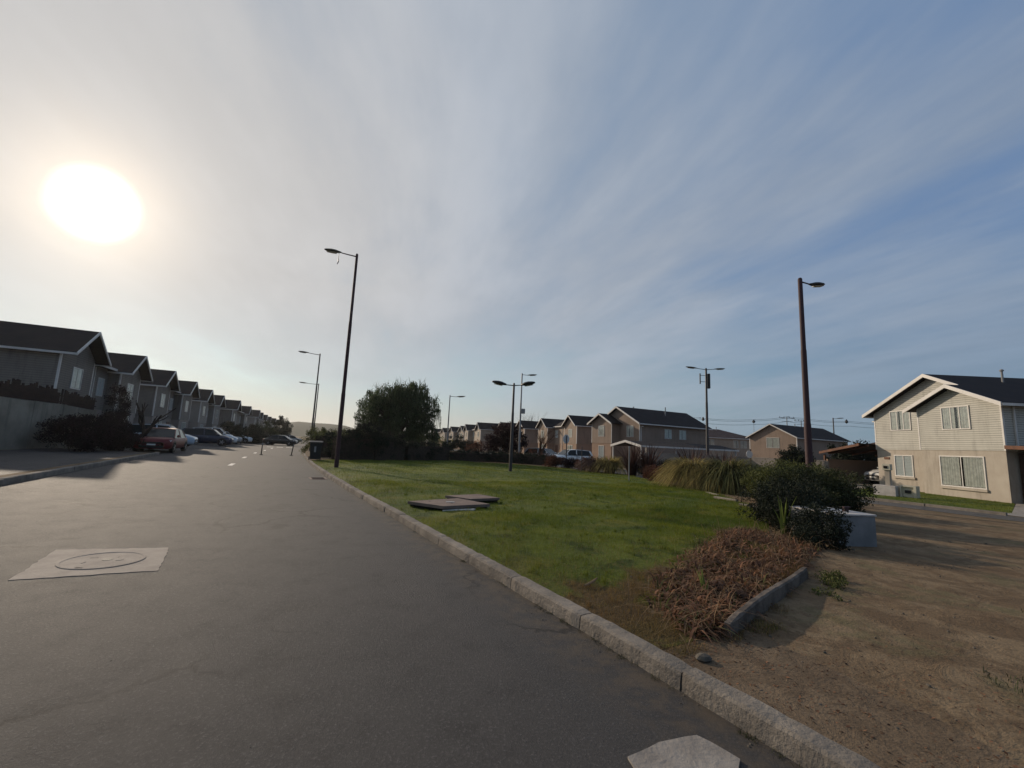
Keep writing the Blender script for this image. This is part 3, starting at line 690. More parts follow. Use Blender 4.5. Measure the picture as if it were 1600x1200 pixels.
# ---- left row (backlit pairs across the road)
HG='two storey gabled houses in the row across the road'
def face(p0,p1): # rotation so that local x runs p0->p1
    return math.atan2(p1[1]-p0[1],p1[0]-p0[0])
Lp=[((-24.5,24.5),(-28.2,32.2)),((-31.7,39.7),(-35.5,47.8)),((-39.4,56.1),(-43.1,64.1)),((-45.2,71.5),(-52.0,86.)),((-56.5,97.),(-62.,108.)),((-67.,119.),(-72.5,131.)),((-77.,142.),(-82.,153.))]
Ll=['dark grey gabled pair behind the block wall, nearest of the left row',
 'grey gabled pair behind the red car, second from the block wall',
 'grey gabled pair behind the navy car, third from the block wall',
 'grey gabled pair above the first dark hedge of the left row',
 'small far gabled pair past the dark hedge of the left row',
 'tiny brownish gabled pair near the far end of the left row',
 'last tiny gabled pair of the left row, beside the far tree']
for i,((a,b),lab) in enumerate(zip(Lp,Ll)):
    rz=face(a,b); L=math.dist(a,b)
    q=Vector((-math.sin(rz),math.cos(rz)))*.25; duplex('gabled_house',lab,(a[0]+q.x,a[1]+q.y,gz(*a)),rz,HG,rec=.7,fo=.65,W=L,he=5.15,hr=6.55,hb=2.35,sid='sidL' if i in (0,1,3) else 'sidL2',side_canopy=(i in (1,2)),wing=4.0)
# ---- right row (sunlit gables facing the lawn)
RG='two storey gabled houses in the sunlit row beyond the lawn'
Rp=[((8.75,63.),(5.5,72.9)),((2.0,81.6),(-1.8,92.2)),((-7.0,97.),(-11.0,110.)),((-13.6,122.),(-17.6,131.)),((-22.5,147.),(-28.,160.))]
Rl=['tan gabled pair with two cars parked before it, beside the large tan house',
 'tan gabled pair behind the maroon tree and the bare russet tree',
 'beige gabled pair just left of the maroon tree',
 'small beige gabled pair far off, above the low dark bush',
 'tiny pale gabled pair at the far end of the sunlit row, beside the willow']
for i,((a,b),lab) in enumerate(zip(Rp,Rl)):
    rz=face(b,a); L=math.dist(a,b)
    duplex('gabled_house',lab,(b[0],b[1],-.3),rz,RG,W=L,he=4.95,hr=6.3,hb=2.3,sid='sidR' if i<2 else 'sidR2',stu='stuccoT',side_canopy=False,wing=4.0,roof='roof',depth=11)
t,X,xw=single('gabled_house','large tan gabled house with long dark side wall, nearest of the sunlit row',(10.2,54.1,-.3),math.atan2(-6.05,3.1),'house',RG,sid='sidR',stu='stuccoT',he=4.9,hr=6.75,hb=2.45,W=6.9,wingw=3.7,depth=12.5,mirror=True,rec=1.3)
window(t,X(5.05)-.5,X(5.05)+.5,3.3,4.5,0,'curtain'); window(t,1.0+3.9,1.0+4.9,3.3,4.5,1.3,'curtain'); window(t,X(5.05)-.45,X(5.05)+.45,.1,2.1,.03,'blind')
for q in (5.2,7.6): window(t,q,q+1.0,3.3,4.3,6.9,'glassd' if 0 else 'curtain',axis='x')
# ---- cream house on the right
t,X,xw=single('gabled_house','cream sided house with beige ground floor and white fascias, right of the dirt lot',(23.5,28.8,-.25),R(-90),'house',None,he=4.8,hr=6.72,hb=2.47,W=8.25,wingw=4.3,rec=.8,depth=11)
CH=t
window(t,1.3,2.6,3.72,4.85,.8,'curtain',bars=2); window(t,5.4,6.75,3.6,4.72,0,'curtain',bars=2)
window(t,1.35,2.5,.9,2.1,.83,'blind'); window(t,5.05,7.2,.62,2.12,.03,'curtain')
for (a,b,c,d,y) in ((1.2,2.65,.72,.84,.74),(4.95,7.3,.44,.56,-.06)): MB().box(a,b,y,y+.09,c,d).build('window_sill',M['stucco'],t)
MB().box(.55,.95,.80,.826,1.86,2.0).build('house_number_plate',M['wood'],t)
mb=MB(); mb.box(0,8.3,-.03,.83,-.3,-.05) if False else None
def carport(name,label,loc,rz,w,l,h0,h1,sx=1,wall=True,col='wood'):
    """lean-to against a house side: sx*x outwards (0..w), front edge at y=0, runs back to l"""
    t=thing(name,label,'carport',loc,rz); X=lambda x:sx*x
    def bx(m,x0,x1,*a): q=sorted((X(x0),X(x1))); return m.box(q[0],q[1],*a)
    MB().prism([(0,-.15,h1),(X(w+.15),-.15,h0),(X(w+.15),-.15,h0+.06),(0,-.15,h1+.06)],(0,l,0)).build('roof',M['roof'],t)
    MB().prism([(0,-.22,h1-.1),(X(w+.15),-.22,h0-.1),(X(w+.15),-.22,h0+.07),(0,-.22,h1+.07)],(0,.06,0)).build('fascia',M[col],t)
    for i in range(6):
        y=.4+i*(l-.8)/5; MB().prism([(0,y,h1-.12),(X(w),y,h0-.12),(X(w),y,h0-.005),(0,y,h1-.005)],(0,.06,0)).build('rafter',M['wood'],t)
    for y in (0,l*.5,l-.3): bx(MB(),w-.12,w,y,y+.12,-.1,h0-.12).build('post',M['wood'],t)
    if wall:
        bx(MB(),w+.02,w+.15,.3,l,-.2,1.66).build('side_wall',M['stuccoT'],t); bx(MB(),0,w+.1,l-.3,l-.2,-.2,2.5).build('back_wall',M['wooddark'],t)
    return t
carport('carport','low timber carport sheltering a white car, left of the cream house',(23.4,28.85,-.2),R(-90),3.6,9.5,2.12,2.72,-1)
carport('carport','dark timber carport cut by the right edge, right of the cream house',(23.6,20.5,-.2),R(-90),3.8,8.5,2.45,2.6,1)
CP=bpy.data.objects['carport.001']; MB().box(.05,3.6,.35,.41,.0,2.32).build('shade_screen',M['wooddark'],CP)  # added dark screen, stands in for the shade of the carport opening
# ---- background houses on the right
def plain_house(name,label,loc,rz,W,D,he,hr,hip=False,sid='sidR',roof='roof',wins=(),sidewins=(),group=None):
    t=thing(name,label,'house',loc,rz,group)
    a=MB().box(0,W,0,D,-.5,he)
    if not hip: a.prism([(0,0,he),(W,0,he),(W/2,0,hr)],(0,D,0))
    a.build('wall',M[sid],t); o=.35; r=MB()
    if hip:
        i=min(W,D)/2
        if W>=D: q=[(-o,-o,he),(W+o,-o,he),(W+o,D+o,he),(-o,D+o,he),(i,D/2,hr),(W-i,D/2,hr)]; f=[(0,1,5,4),(1,2,5),(2,3,4,5),(3,0,4),(3,2,1,0)]
        else: q=[(-o,-o,he),(W+o,-o,he),(W+o,D+o,he),(-o,D+o,he),(W/2,i,hr),(W/2,D-i,hr)]; f=[(0,1,4),(1,2,5,4),(2,3,5),(3,0,4,5),(3,2,1,0)]
        r.add(q,f); r.box(-o,W+o,-o,D+o,he-.16,he-.02,1)
        ro=r.build('roof',[M[roof],M['white']],t)
    else:
        p=(hr-he)/(W/2); ze=he-o*p+.1
        slope_roof(r,W/2,hr+.1,-o,ze,-.4,D+.3); slope_roof(r,W/2,hr+.097,W+o,ze,-.4,D+.3); ro=r.build('roof',M[roof],t)
        f=MB(); rake(f,-o,ze+.01,W/2,hr+.11,-.402); rake(f,W/2,hr+.11,W+o,ze+.01,-.403); f.box(W+o-.02,W+o+.04,-.4,D+.28,ze-.14,ze-.02); f.build('fascia',M['white'],t)
        for x in (0,W): MB().box(x-.06,x+.06,-.01,.06,0,he-.05).build('corner_trim',M['white'],t)
    pipe(ro,W*.55,D*.4,hr-.3,.6)
    for x0,x1,z0,z1 in wins: window(t,x0,x1,z0,z1,0,'curtain')
    for y0,y1,z0,z1 in sidewins: window(t,y0,y1,z0,z1,W,'curtain',axis='x')
    return t
plain_house('gabled_house','plain tan gabled house behind the boundary wall, with one pale window under its peak',(36.7,66.4,-.3),math.atan2(-.9,.43),7.0,12.5,4.55,6.35,wins=((2.7,4.5,3.0,4.4),),sidewins=())
plain_house('hipped_house','low hip roofed house with pale pink wall, seen between two gabled houses over the wall',(33.5,80,-.3),0.06,12.2,9,4.75,6.5,True,'sidR2','roofred',wins=((8.0,8.8,3.0,4.3),(9.4,10.4,3.0,4.3),(3.,4.2,3.2,4.3)))
plain_house('gabled_house','brown roofed house just showing above the carport, left of the cream house',(52.,63.,-.3),math.atan2(-.9,.43)+.1,9,10,4.0,6.0,True,'sidR2','roofred')
# ---- carport with a white gabled front, before the large tan house
t=thing('carport','long dark roofed carport with a white gabled front, before the large tan house','carport',(10.35,43.6,-.3),math.atan2(-3.6,1.7))
r=MB(); slope_roof(r,2.0,2.68,-.2,2.22,-.1,13.,t=.06); slope_roof(r,2.0,2.677,4.2,2.22,-.1,13.,t=.06); r.build('roof',M['roof'],t)
f=MB(); rake(f,-.2,2.26,2.0,2.72,-.1,h=.22); rake(f,2.0,2.72,4.2,2.26,-.101,h=.22); f.box(4.18,4.24,-.1,13.,2.1,2.25); f.build('fascia',M['white'],t)
for x,y in ((0,0),(4.0,0),(0,4.3),(4.0,4.3),(4.0,8.6),(4.0,12.7)): MB().box(x-.05,x+.05,y,y+.1,-.1,2.15).build('post',M['white'],t)
# ---- boundary walls
def wall_run(name,label,pts,h,th,m,piers=2.4,cap=None):
    t=thing(name,label,'wall',(pts[0][0],pts[0][1],0)); o=Vector(pts[0]); mb=MB(); cp=MB(); pr=MB()
    for a,b in zip(pts[:-1],pts[1:]):
        a=Vector(a);b=Vector(b); d=(b-a).normalized(); nn=Vector((-d.y,d.x))*th/2; L=(b-a).length
        z0=gr(a.x,a.y);z1=gr(b.x,b.y); A=a-o;B=b-o
        mb.add([(A.x+nn.x,A.y+nn.y,z0-.3),(A.x-nn.x,A.y-nn.y,z0-.3),(B.x-nn.x,B.y-nn.y,z1-.3),(B.x+nn.x,B.y+nn.y,z1-.3),
                (A.x+nn.x,A.y+nn.y,z0+h),(A.x-nn.x,A.y-nn.y,z0+h),(B.x-nn.x,B.y-nn.y,z1+h),(B.x+nn.x,B.y+nn.y,z1+h)],[(0,1,5,4),(1,2,6,5),(2,3,7,6),(3,0,4,7),(4,5,6,7)])
        k=int(L/piers)
        for i in range(k+1):
            q=A+(B-A)*(i/max(1,k)); zz=z0+(z1-z0)*i/max(1,k); w=nn*1.25; e=d*.12
            pr.prism([(q.x+w.x-e.x,q.y+w.y-e.y,zz-.3),(q.x-w.x-e.x,q.y-w.y-e.y,zz-.3),(q.x-w.x+e.x,q.y-w.y+e.y,zz-.3),(q.x+w.x+e.x,q.y+w.y+e.y,zz-.3)],(0,0,h+.32))
        w=nn*1.35
        cp.prism([(A.x+w.x,A.y+w.y,z0+h+.004),(A.x-w.x,A.y-w.y,z0+h+.004),(B.x-w.x,B.y-w.y,z1+h+.004),(B.x+w.x,B.y+w.y,z1+h+.004)],(0,0,.05))
    mb.build('wall_panel',M[m],t); pr.build('wall_pier',M[m],t)
    if cap: cp.build('coping',M[cap],t)
    return t
wall_run('boundary_wall','long low grey boundary wall behind the pampas grass',[(12.1,38.6),(16,37.6),(19.8,36.2),(22.4,30.8)],1.5,.14,'wallg',cap='concrete')
wall_run('boundary_wall','block garden wall under the dark timber fence, at the left edge',[(-18.6,10.),(-20.6,17.4),(-22.3,21.6),(-23.6,24.6)],2.12,.16,'wallc',piers=2.1)
t=thing('timber_fence','dark rough timber screen standing on top of the block wall','fence',(-20.6,17.4,0))
pts=[(-18.6,10.),(-20.6,17.4),(-22.3,21.6),(-23.6,24.6)]; fm=MB(); o=Vector(pts[0])
Q=[]
for a,b in zip(pts[:-1],pts[1:]):
    a=Vector(a);b=Vector(b);L=(b-a).length
    for i in range(int(L/.13)): Q.append((a+(b-a)*(i*.13/L),(b-a).normalized()))
for i,(q,d) in enumerate(Q):
    z0=gr(q.x,q.y)+2.15; q=q-Vector((-20.6,17.4)); h=.62+random.uniform(-.09,.1)+(.12 if i%9<4 else 0); nn=Vector((-d.y,d.x))*.02; e=d*.055
    if random.random()<.06: continue
    fm.prism([(q.x+nn.x-e.x,q.y+nn.y-e.y,z0),(q.x-nn.x-e.x,q.y-nn.y-e.y,z0),(q.x-nn.x+e.x,q.y-nn.y+e.y,z0),(q.x+nn.x+e.x,q.y+nn.y+e.y,z0)],(0,0,h))
fm.build('fence_board',M['wooddark'],t)
mb=MB()
for a,b in zip(pts[:-1],pts[1:]):
    a=Vector(a)-Vector((-20.6,17.4));b=Vector(b)-Vector((-20.6,17.4)); d=(b-a).normalized(); nn=Vector((d.y,-d.x))*.05
    for h in (2.3,2.6): mb.prism([(a.x+nn.x,a.y+nn.y,h+.28),(a.x+nn.x*.5,a.y+nn.y*.5,h+.28),(a.x+nn.x*.5,a.y+nn.y*.5,h+.35),(a.x+nn.x,a.y+nn.y,h+.35)],(b.x-a.x,b.y-a.y,0))
mb.build('fence_rail',M['wooddark'],t)
t=thing('meter_box','small white meter box and tap on the block wall','meter box',(-20.35,16.9,1.55),math.atan2(7.4,-2.0))
d_=MB().box(-.12,.12,-.18,-.05,.55,.8).build('box',M['white'],t); MB().box(-.1,.1,-.2,-.181,.6,.62).build('box_lid',M['meter'],t); MB().tube([(0,-.1,.5),(0.02,-.1,.2),(-.1,-.1,-.25)],.035,8).build('pipe',M['white'],t); MB().box(-.2,-.06,-.15,-.05,-.45,-.28).build('tap_box',M['white'],t)
# ================================================================ STREET LAMPS AND POLES
LG='street lamps'
def street_lamp(label,x,y,h,arms,rad=.09,pole='blackpole',head='lampgrey',armlen=1.3,headlen=.75,group=LG,extra=None,z=None,rise=.12,hs=1.,tilt=.10):
    """arms: list of bearings (world radians, 0=+x) of each lamp arm"""
    t=thing('street_lamp',label,'street lamp',(x,y,gr(x,y) if z is None else z),0,group)
    MB().lathe([(rad*1.25,-.3),(rad*1.2,.0),(rad*1.12,h*.33),(rad,h*.34),(rad*.92,h*.66),(rad*.82,h*.67),(rad*.75,h-.02),(rad*.5,h+.03)],14).build('pole',M[pole],t,smooth=True)
    MB().lathe([(rad*2.2,-.04),(rad*2.2,.03),(rad*1.3,.05)],12).build('base_plate',M[pole],t)
    for a in arms:
        c,s=math.cos(a),math.sin(a); P=lambda r,z:(c*r,s*r,z)
        ar=MB().tube([P(0,h-.12),P(armlen*.5,h-.12+rise*.45),P(armlen,h-.12+rise)],[.032,.028,.026],8).build('arm',M[pole],t)
        # cobra head: shallow hull, wide in the middle
        k=12; st=[(0,.05,.045),(.12,.075,.06),(.3,.15,.085),(.55,.17,.09),(.82,.13,.065),(.96,.07,.04),(1,.02,.015)]; V=[];F=[]
        for (f,w,hh) in st:
            r=armlen-.05+f*headlen; z=h-.12+rise+f*headlen*(tilt if not isinstance(tilt,dict) else tilt[a]); 
            for j in range(k):
                q=2*PI*j/k; o=math.cos(q)*w*hs; zz=math.sin(q)*hh*hs*(1.0 if math.sin(q)>0 else .55); V.append((c*r-s*o,s*r+c*o,z+zz))
        for i in range(len(st)-1):
            for j in range(k): F.append((i*k+j,i*k+(j+1)%k,(i+1)*k+(j+1)%k,(i+1)*k+j))
        F+= [tuple(range(k))[::-1],tuple((len(st)-1)*k+j for j in range(k))]
        hd=MB().add(V,F).build('lamp_head',M[head],t,smooth=True)
        V=[];F=[]
        for (f,w) in ((.28,.10),(.55,.125),(.85,.09)):
            r=armlen-.05+f*headlen; z=h-.12+rise+f*headlen*(tilt if not isinstance(tilt,dict) else tilt[a])-.055*hs-.004
            V+= [(c*r-s*w,s*r+c*w,z),(c*r+s*w,s*r-c*w,z)]
        V+=[(v[0],v[1],v[2]-.018) for v in V]
        MB().add(V,[(0,1,3,2),(2,3,5,4),(6,8,9,7),(8,10,11,9),(0,6,7,1),(4,5,11,10)]).build('lamp_lens',M['lens'],hd)
    if extra: extra(t,h,rad)
    return t
def dangle(t,h,rad):
    MB().tube([(-.84,-.1,h+.0),(-.85,-.1,h-.25),(-.83,-.1,h-.45),(-.88,-.1,h-.58)],[.012,.012,.03,.022],6).build('hanging_cable',M['greypole'],t)
def ctrl(t,h,rad):
    MB().box(rad,rad+.36,-.16,.16,h*.54,h*.54+.5).build('control_box',M['greypole'],t,bevel=.03)
def cameras(t,h,rad):
    MB().box(rad,rad+.22,-.14,.14,h-1.9,h-.5).build('antenna_box',M['plastic'],t,bevel=.03)
    MB().box(-rad-.5,-rad-.42,-.05,.05,h-1.5,h-.5).box(-rad-.45,-rad,-.02,.02,h-1.3,h-1.26).box(-rad-.45,-rad,-.02,.02,h-.7,h-.66).build('antenna',M['plastic'],t)
street_lamp('tall dark street lamp on the lawn by the kerb, cable hanging from its head',-7.85,20.1,10.3,[R(187)],rad=.082,armlen=.80,headlen=.80,extra=dangle,rise=.14,pole='rustpole')
street_lamp('tall reddish brown street lamp with one short head, in front of the cream house',11.35,16.5,8.72,[R(12)],rad=.108,pole='rustpole',head='blackpole',armlen=.5,headlen=.72,rise=-.06)
street_lamp('short black twin headed park lamp, middle of the far lawn edge',.12,25.1,5.1,[R(186),R(-22)],rad=.08,armlen=.5,headlen=.85,head='plastic',rise=.02,hs=1.55,tilt=.16)
street_lamp('thin grey lamp with a control box, right of the twin headed park lamp',1.0,44.,9.0,[R(5)],rad=.09,pole='greypole',armlen=.6,headlen=1.,extra=ctrl,rise=-.03)
street_lamp('slim dark twin arm lamp with antennas, above the tan house carport',18.2,40.,9.6,[R(178),R(6)],rad=.115,armlen=.85,headlen=1.1,extra=cameras,rise=.1)
street_lamp('thin lamp with a right pointing head, just right of the willow',-7.,49.,6.9,[R(5)],rad=.075,pole='greypole',armlen=.8,headlen=1.,rise=-.02)
street_lamp('thin lamp leaning over the road behind the clipped hedge, taller of the two',-18.4,40.5,9.2,[R(184)],rad=.075,armlen=1.1,headlen=1.,rise=.15)
street_lamp('smaller farther lamp directly behind the thin lamp over the hedge',-27.,60.,8.7,[R(184)],rad=.08,armlen=1.6,headlen=1.2,rise=.1)
street_lamp('small distant lamp over the roofs, left of the cream house',52.,69.5,8.2,[R(-5)],rad=.11,armlen=.6,headlen=1.1,rise=.05)
# electricity poles behind the houses, with their wires
def power_pole(label,x,y,h,w,label2=None):
    t=thing('power_pole',label,'power pole',(x,y,gr(x,y)),0,'power poles behind the houses')
    MB().tube([(0,0,-.3),(0,0,h)],[.16,.11],8).build('pole',M['greypole'],t)
    a=MB().box(-w,w,-.06,.06,h-.35,h-.22); 
    a.box(-w*.7,w*.7,-.06,.06,h-1.3,h-1.2); a.build('crossarm',M['greypole'],t)
    mb=MB()
    for q in (-w*.9,-w*.35,w*.35,w*.9): mb.lathe([(.05,h-.22),(.09,h-.1),(.05,h-.02),(.08,h+.1),(.03,h+.16)],8,'z',(q,0,0))
    mb.build('insulator',M['plastic'],t); return t
power_pole('double armed power pole, left of the two behind the plain tan house',77.5,121.,12.7,2.2)
power_pole('power pole with a single high crossarm, right of the two behind the plain tan house',81.5,121.,12.0,1.9)
t=thing('line_marker','small dark marker on a thin post over the hip roofed house','power pole',(67.6,120.,-.3),0,'power poles behind the houses'); MB().tube([(0,0,0),(0,0,11.2)],.05,6).build('post',M['greypole'],t); MB().lathe([(.05,10.6),(.45,10.9),(.3,11.3),(.05,11.6)],8).build('marker_ball',M['plastic'],t)
cab=MB()
for dz,dx in ((0,0),(.35,.4),(-1.0,0)):
    L=[(28,118,11.2),(52,119,11.0),(67.6,120,11.2),(77.5,121,12.6),(81.5,121,12.3),(95,121,12.0),(112,121,12.4)]
    for a,b in zip(L[:-1],L[1:]):
        P=[]
        for i in range(9): f=i/8; P.append((a[0]+(b[0]-a[0])*f,a[1],a[2]+(b[2]-a[2])*f+dz-.35*math.sin(PI*f)*((b[0]-a[0])/15)-.3))
        cab.tube(P,.035,4,cap=False)
tag(cab.build('power_line',M['plastic']),'thin sagging power lines strung above the background roofs','power line')
for x in (53.5,93.5):
    o=MB().lathe([(.05,0),(.4,.35),(.3,.8),(.06,1.2)],8).build('cable_marker',M['plastic'],loc=(x,120.,10.25 if x<60 else 11.3)); tag(o,'small dark marker on the power line, above the hip roofed house' if x<60 else 'small dark marker on the power line, just left of the cream house','cable marker','markers on the power line')
# round sign seen edge-on by the wall, stop sign, thin stakes
t=thing('road_sign','round white road sign on a dark post by the boundary wall','road sign',(18.6,33.6,-.2),R(10))
MB().tube([(0,0,0),(0,0,2.15)],.05,8).build('post',M['rustpole'],t); MB().lathe([(.28,-.01),(.28,.012)],24,'y',(-.16,-.07,1.75)).build('sign_face',M['white'],t)
t=thing('road_sign','back of an eight sided stop sign on a black post, before the tan houses','road sign',(5.05,38.5,-.25),R(38))
MB().tube([(0,0,0),(0,0,2.75)],.045,8).build('post',M['blackpole'],t)
MB().prism([(.42*math.cos(PI/8+i*PI/4),.06,2.45+.42*math.sin(PI/8+i*PI/4)) for i in range(8)],(0,.02,0)).build('sign_plate',M['white'],t)
def stake(label,x,y,h,m='greypole',lean=0):
    t=thing('stake',label,'stake',(x,y,gr(x,y)),0,'thin stakes along the far edge of the lawn')
    MB().tube([(0,0,-.1),(lean,0,h)],.028,6).build('rod',M[m],t); MB().lathe([(.045,h-.03),(.045,h),(.01,h+.03)],8,'z',(lean,0,0)).build('rod_cap',M[m],t)
stake('thin pale stake on the lawn edge below the long carport',6.1,22.2,1.75)
stake('thin dark topped stake on the lawn edge below the two parked cars',5.0,30.,1.7,'blackpole')
stake('short leaning stake before the boundary wall, left of the round sign',16.2,32.,1.3,'white',.15)
def road_post(label,n,s,lean):
    x,y=ns(n,s); t=thing('road_post',label,'bollard',(x,y,gr(x,y)+.01),0,'thin posts standing in the road')
    MB().tube([(0,0,0),(lean,0,1.0)],[.04,.03],8).build('post',M['plastic'],t); MB().lathe([(.12,0),(.11,.03),(.05,.05)],10).build('foot',M['rubber'],t); MB().tube([(lean*.7,0,.7),(lean*.85,0,.85)],.041,8).build('reflector_band',M['greypole'],t)
road_post('thin black post in the road, left of the pair before the dark car',-.21,35.7,.02); road_post('thin black post in the road, right of the pair near the hedge',1.71,35.9,.12)
# ================================================================ CARS
def paint(name,c,rough=.3): return mat(name,c,rough,.4,coat=.3)
def car(label,x,y,heading,pm,kind='hatch',L=4.3,Wd=1.78,H=1.47,z=None,group=None,roofrail=False,cat='car',fine=True):
    t=thing('parked_car',label,cat,(x,y,(gr(x,y) if z is None else z)+.012),heading,group)
    hl=L/2; hw=Wd/2; belt=.93*H/1.47; hood=.86*H/1.47
    if kind=='sedan': cab=[(-hl+.55,belt,.0),(-hl+.62,belt+.03,.1),(-hl+1.15,H-.05,.9),(-.25,H,1.),(.55,H-.05,.95),(1.32,belt-.02,.1)]
    elif kind=='suv': cab=[(-hl+.10,belt+.05,.0),(-hl+.16,belt+.1,.1),(-hl+.42,H-.07,.9),(-.2,H,1.),(.55,H-.05,.95),(1.18,belt+.02,.1)]
    else: cab=[(-hl+.12,belt+.02,.0),(-hl+.2,belt+.08,.1),(-hl+.6,H-.07,.9),(-.2,H,1.),(.55,H-.06,.95),(1.25,belt,.1)]
    # lower body: loft of half sections
    st=[]  # x, halfwidth, zbottom, ztop
    for f,w,zb,zt in ((1.0,.62,.36,.60),(.985,.78,.25,.70),(.95,.90,.21,.76),(.86,.965,.20,.82),(.70,.99,.20,hood+.00),(.50,1.0,.2,hood+.06),(.28,1.0,.2,belt+.0),(0,1.0,.2,belt),(-.3,1.0,.2,belt),(-.6,1.0,.2,belt+.02),(-.82,.98,.2,belt+(.02 if kind!='sedan' else .03)),(-.94,.93,.22,belt-(.02)),(-.985,.84,.27,belt-.12),(-1.0,.70,.38,belt-.26)): st.append((f*hl,w*hw,zb,zt))
    V=[];F=[];sec=[(0,0,.0),(.80,0,0),(.97,.10,0),(1.0,.38,0),(1.0,.62,0),(.965,.86,0),(.86,1.0,0),(.5,1.02,0),(0,1.03,0)]
    full=sec+[(-a,b,c) for a,b,c in sec[-2:0:-1]]; k=len(full)
    for (X,w,zb,zt) in st:
        for (a,b,c) in full: V.append((X,a*w,zb+(zt-zb)*b))
    for i in range(len(st)-1):
        for j in range(k): F.append((i*k+j,i*k+(j+1)%k,(i+1)*k+(j+1)%k,(i+1)*k+j))
    F+=[tuple(range(k)),tuple((len(st)-1)*k+j for j in range(k))[::-1]]
    mb=MB().add(V,F); body=mb.build('body',pm,t,smooth=True)
    # cabin: glass hull, with painted roof skin and pillars proud of it
    def cabsec(X,z): 
        f=(z-belt)/(H-belt); w=hw*(.93-.20*max(0,f)); return w
    V=[];F=[];n=len(cab); k2=6
    for (X,z,_) in cab:
        w=cabsec(X,z); zb=belt-.06
        V+=[(X,-hw*.93,zb),(X,-w,z-.03),(X,-w*.86,z),(X,w*.86,z),(X,w,z-.03),(X,hw*.93,zb)]
    for i in range(n-1):
        for j in range(5): F.append((i*6+j,i*6+j+1,(i+1)*6+j+1,(i+1)*6+j)[::-1])
    MB().add(V,F).build('window_glass',M['carglass'],t,smooth=False)
    rf=MB(); V=[];F=[]; rr=[c for c in cab if c[2]>=.9]
    rr=[(rr[0][0]-.04,rr[0][1]-.01,0)]+rr[1:-1]+[(rr[-1][0]+.02,rr[-1][1],0)]
    for (X,z,_) in rr:
        w=cabsec(X,z)+.012; V+=[(X,-w,z-.075),(X,-w*.9,z+.008),(X,0,z+.028),(X,w*.9,z+.008),(X,w,z-.075)]
    for i in range(len(rr)-1):
        for j in range(4): F.append((i*5+j,i*5+j+1,(i+1)*5+j+1,(i+1)*5+j)[::-1])
    rf.add(V,F); 
    for sgn in (-1,1):   # pillars
        def P(X,z,o=.012): return (X,sgn*(cabsec(X,z)+o),z-.03)
        for (a,b,wd) in (((cab[-1][0]-.03,belt),(cab[-2][0],cab[-2][1]),.07),((-.15,belt),(-.2,H-.02),.09),((cab[1][0]+.05,belt+.03),(cab[2][0],cab[2][1]-.01),.13 if kind=='sedan' else .2)):
            q=[P(a[0]-wd/2,a[1]),P(a[0]+wd/2,a[1]),P(b[0]+wd/2,b[1]),P(b[0]-wd/2,b[1])]
            rf.prism(q,(0,-sgn*.03,0))
    rf.build('roof',pm,t,smooth=False)
    if roofrail:
        for sgn in (-1,1): MB().tube([(-hl+.75,sgn*hw*.66,H),(-hl+.9,sgn*hw*.68,H+.05),(.3,sgn*hw*.68,H+.05),(.5,sgn*hw*.66,H-.02)],.02,6).build('roof_rail',M['chrome'],t)
    R_=.315*H/1.47
    for X in (hl*.63,-hl*.63):
        for sgn in (-1,1):
            arch=MB().lathe([(R_+.055,0),(R_+.055,.012)],20,'y',(X,sgn*(hw)-.006+(.0 if sgn>0 else -.0),R_+.01)).build('wheel_arch',M['plastic'],t)
            o=sgn*(hw-.19); c=(X,0,R_)
            a,b=(hw-.2)*sgn,(hw+.012)*sgn
            w=MB().lathe([(R_*.62,a),(R_*.96,a),(R_,a+.03*sgn),(R_,b-.04*sgn),(R_*.95,b),(R_*.66,b)],22,'y',c).build('wheel',M['rubber'],t,smooth=False)
            rm=MB()
            for q in range(5):
                an=q*2*PI/5; rm.prism([(X+math.cos(an+u)*r,b-.006*sgn,R_+math.sin(an+u)*r) for r,u in ((R_*.15,-.6),(R_*.64,-.16),(R_*.64,.16),(R_*.15,.6))],(0,.014*sgn,0))
            rm.lathe([(R_*.16,b-.01*sgn),(R_*.14,b+.012*sgn)],12,'y',c); rm.build('rim',M['rim'],w)
    fx=hl; mb=MB().box(fx-.10,fx+.004,-hw*.45,hw*.45,.52,.60).box(fx-.13,fx+.002,-hw*.60,hw*.60,.27,.40); mb.build('grille',M['plastic'],t,bevel=.01)
    MB().box(fx-.03,fx+.012,-.2,.2,.42,.50).build('number_plate',M['plate'],t)
    MB().box(-fx-.012,-fx+.03,-.2,.2,.46,.56).build('number_plate',M['plate'],t)
    for sgn in (-1,1):
        MB().prism([(fx-.06,sgn*hw*.50,.60),(fx-.19,sgn*hw*.90,.62),(fx-.30,sgn*hw*.955,.72),(fx-.16,sgn*hw*.86,.715),(fx-.06,sgn*hw*.52,.675)],(.03,0,0)).build('headlight',M['headl'],t)
        MB().box(-fx-.002,-fx+.12,min(sgn*hw*.62,sgn*hw*.85),max(sgn*hw*.62,sgn*hw*.85),.66,.80).build('tail_light',M['taill'],t)
        MB().lathe([(.03,0),(.08,.02),(.085,.10),(.03,.13)],8,'x',(cab[-1][0]-.28,sgn*(hw+.07),belt+.06)).build('door_mirror',pm,t)
        MB().box(-.95,-.78,min(sgn*hw,sgn*(hw+.016)),max(sgn*hw,sgn*(hw+.016)),.78,.805).box(.1,.27,min(sgn*hw,sgn*(hw+.016)),max(sgn*hw,sgn*(hw+.016)),.78,.805).build('door_handle',M['chrome'],t)
    return t
PR=mat('maroon_paint',(.13,.012,.016),.45,.3); PB=paint('pale_blue_paint',(.42,.50,.56)); PN=paint('navy_paint',(.022,.026,.05)); PW=paint('white_paint',(.72,.72,.70)); PS=paint('silver_paint',(.36,.36,.36)); PD=paint('black_paint',(.012,.012,.014)); PG=paint('grey_paint',(.12,.125,.13)); PGG=paint('grey_green_paint',(.22,.24,.23))
